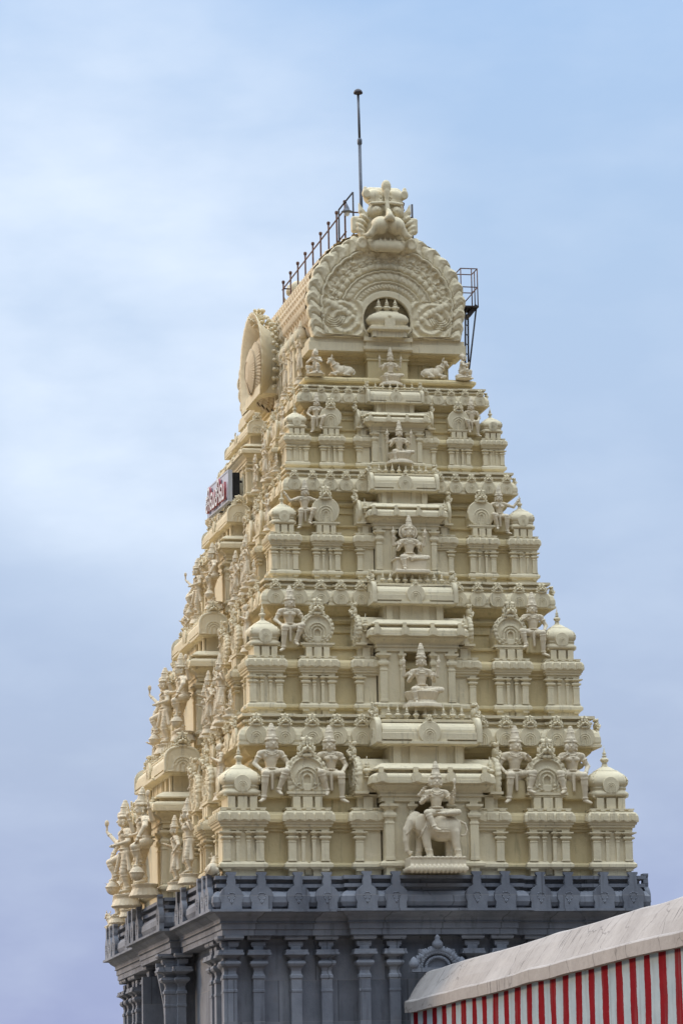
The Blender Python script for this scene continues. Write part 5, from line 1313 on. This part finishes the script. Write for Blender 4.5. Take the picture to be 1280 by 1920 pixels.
# ------------------------------------------------------------------ striped boundary wall running towards the camera
bw = empty('boundary_wall', TR(.1, -15, GZ), 'long compound wall with red and white stripes under a stained pale rounded coping', 'wall')
def run(name, prof, y0, y1, n, mat, jit, closed=True):
    ys = np.linspace(y0, y1, n); V, F = [], []; k = len(prof)
    for i, y in enumerate(ys):
        for x, z in prof:
            V.append((x + jit * (vnoise(np.array(y * .9 + 7), np.array(x * 2.0 + z * 1.3)) - .5), y, z + jit * (vnoise(np.array(y * .7), np.array(x * 1.5 + 20.0)) - .5)))
    for i in range(n - 1):
        for j in range(k):
            q = (j + 1) % k; F.append([i * k + j, i * k + k + j, i * k + k + q, i * k + q])
    mb = MB(); mb.add([tuple(map(float, p)) for p in V], F + [list(range(k)), list(range(n * k - 1, n * k - k - 1, -1))], False)
    return mb.mesh(name, mat)
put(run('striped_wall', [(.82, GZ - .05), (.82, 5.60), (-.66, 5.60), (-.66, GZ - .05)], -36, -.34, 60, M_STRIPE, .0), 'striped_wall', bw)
put(run('coping', [(1.0, 5.575), (1.0, 5.82), (.94, 5.85), (.75, 6.16), (.50, 6.48), (.40, 6.54), (.1, 6.59), (-.17, 6.56), (-.28, 6.51), (-.42, 6.33), (-.57, 6.10), (-.71, 5.865), (-.775, 5.84), (-.80, 5.81), (-.80, 5.575)], -36, -.30, 110, M_COPING, .045), 'coping', bw)

# ------------------------------------------------------------------ ground, sky, sun, camera
m = MB(); m.add([(-2500, -2500, GZ), (2500, -2500, GZ), (2500, 2500, GZ), (-2500, 2500, GZ)], [[0, 1, 2, 3]])
gr = put(m.mesh('ground', M_GROUND), 'ground'); gr['kind'] = 'structure'

SUN_EL, SUN_AZ = math.radians(22), math.radians(-52)        # azimuth clockwise from +y: the sun stands to the left, a little behind the front
sdir = Vector((math.sin(SUN_AZ) * math.cos(SUN_EL), math.cos(SUN_AZ) * math.cos(SUN_EL), math.sin(SUN_EL)))
sl = bpy.data.lights.new('sun', 'SUN'); sl.energy = 1.3; sl.angle = math.radians(12); sl.color = (1.0, .72, .44)
so = bpy.data.objects.new('sun', sl); COL.objects.link(so); so.rotation_euler = sdir.to_track_quat('Z', 'Y').to_euler()

w = bpy.data.worlds.new('World'); scene.world = w; w.use_nodes = True
nt = w.node_tree; nt.nodes.clear(); N, L = nt.nodes.new, nt.links.new
bg = N('ShaderNodeBackground'); ow = N('ShaderNodeOutputWorld'); L(bg.outputs[0], ow.inputs[0])
sk = N('ShaderNodeTexSky'); sk.sky_type = 'NISHITA'; sk.sun_disc = False; sk.sun_elevation = SUN_EL; sk.sun_rotation = SUN_AZ
sk.altitude = 50; sk.air_density = 1.0; sk.dust_density = 1.0; sk.ozone_density = 2.0
bg.inputs['Strength'].default_value = 0.078
SKY_MIX = 0.88
tc = N('ShaderNodeTexCoord').outputs['Generated']
sp = N('ShaderNodeSeparateXYZ'); L(tc, sp.inputs[0])
# thin bright haze and cloud: colours of a veiled evening sky, deeper towards the horizon; overhead part, out of view, raised to light the tower
r = N('ShaderNodeValToRGB'); e = r.color_ramp.elements
STOPS = [(0.0, (2.7, 3.2, 6.2)), (.05, (3.4, 3.95, 6.7)), (.12, (4.45, 5.3, 7.3)), (.18, (5.0, 6.2, 8.3)), (.26, (4.8, 6.4, 8.8)), (.34, (4.3, 6.2, 9.2)), (.55, (11.5, 14.0, 17.5)), (1.0, (36.0, 40.0, 45.0))]
e[0].position, e[1].position = STOPS[0][0], STOPS[-1][0]
e[0].color = STOPS[0][1] + (1,); e[1].color = STOPS[-1][1] + (1,)
for p, c in STOPS[1:-1]: q = e.new(p); q.color = c + (1,)
L(sp.outputs[2], r.inputs['Fac'])
veil = r.outputs['Color']
n1 = noise(nt, vmap(nt, tc, (11.0, 11.0, 24.0)), 1.6, 5, 0.5)
def blob(d, lo, hi):
    dp = N('ShaderNodeVectorMath'); dp.operation = 'DOT_PRODUCT'; dp.inputs[1].default_value = d; L(tc, dp.inputs[0])
    mr = N('ShaderNodeMapRange'); mr.interpolation_type = 'SMOOTHSTEP'; mr.inputs['From Min'].default_value = lo; mr.inputs['From Max'].default_value = hi
    L(dp.outputs['Value'], mr.inputs['Value']); return mr.outputs['Result']
def mth(op, a, b):
    n = N('ShaderNodeMath'); n.operation = op; n.use_clamp = True
    for v, i in ((a, 0), (b, 1)):
        if isinstance(v, (int, float)): n.inputs[i].default_value = v
        else: L(v, n.inputs[i])
    return n.outputs[0]
CAM_R = ((0.978601154442622, 0.20476985783035875, -0.020225870752627426), (-0.20489597168804966, 0.9607115439038756, -0.1872190433578846), (-0.01890558937397287, 0.18735697140476573, 0.9821099449432616))
def skydir(px, py):
    d = ((px - 640) / 6810.86, 1.0, -(py - 960) / 6810.86)
    v = Vector(tuple(sum(CAM_R[i][j] * d[j] for j in range(3)) for i in range(3))); return v.normalized()
c1 = blob(skydir(210, 500), math.cos(math.radians(6.0)), math.cos(math.radians(.8))); c2 = blob(skydir(330, 880), math.cos(math.radians(3.6)), math.cos(math.radians(.5)))
cl = mth('ADD', mth('MULTIPLY', c1, .95), mth('MULTIPLY', c2, .40))
cl = mth('MULTIPLY', cl, mth('ADD', .40, mth('MULTIPLY', ramp(nt, n1, .3, .7), .60)))
fl_ = mth('MULTIPLY', ramp(nt, noise(nt, vmap(nt, tc, (26, 26, 60)), 1.0, 5, .5), .42, .75), .16)
cl = mth('ADD', cl, fl_)
veil = mixc(nt, cl, veil, (8.3, 9.4, 11.0, 1))
full = mixc(nt, SKY_MIX, sk.outputs[0], veil)
# low sky behind the camera, out of view, dimmed to deepen shade on the front
mr = N('ShaderNodeMapRange'); mr.interpolation_type = 'SMOOTHSTEP'; mr.inputs['From Min'].default_value = -.55; mr.inputs['From Max'].default_value = .35; mr.inputs['To Min'].default_value = .20; L(sp.outputs[1], mr.inputs['Value'])
hi = N('ShaderNodeMapRange'); hi.interpolation_type = 'SMOOTHSTEP'; hi.inputs['From Min'].default_value = .35; hi.inputs['From Max'].default_value = .75; L(sp.outputs[2], hi.inputs['Value'])
dull = mixc(nt, 1.0, full, mr.outputs['Result'], 'MULTIPLY')
L(mixc(nt, hi.outputs['Result'], dull, full), bg.inputs['Color'])

cd = bpy.data.cameras.new('camera'); co = bpy.data.objects.new('camera', cd); COL.objects.link(co)
right, fwd, up = (Vector(tuple(CAM_R[i][j] for i in range(3))) for j in range(3))
mw = Matrix((( right[0], up[0], -fwd[0], -19.381936637188037), (right[1], up[1], -fwd[1], -81.68643651534056), (right[2], up[2], -fwd[2], 1.318472246329536), (0, 0, 0, 1)))
co.matrix_world = mw
cd.sensor_width = 36; cd.sensor_fit = 'AUTO'; cd.lens = 6810.863298562682 / 1920 * 36
cd.clip_start = 1; cd.clip_end = 6000
scene.camera = co
vs = scene.view_settings; vs.view_transform = 'Standard'; vs.look = 'None'; vs.exposure = 0.40; vs.gamma = 1.0
scene.cycles.max_bounces = 8; scene.cycles.diffuse_bounces = 3
scene.cycles.use_denoising = True
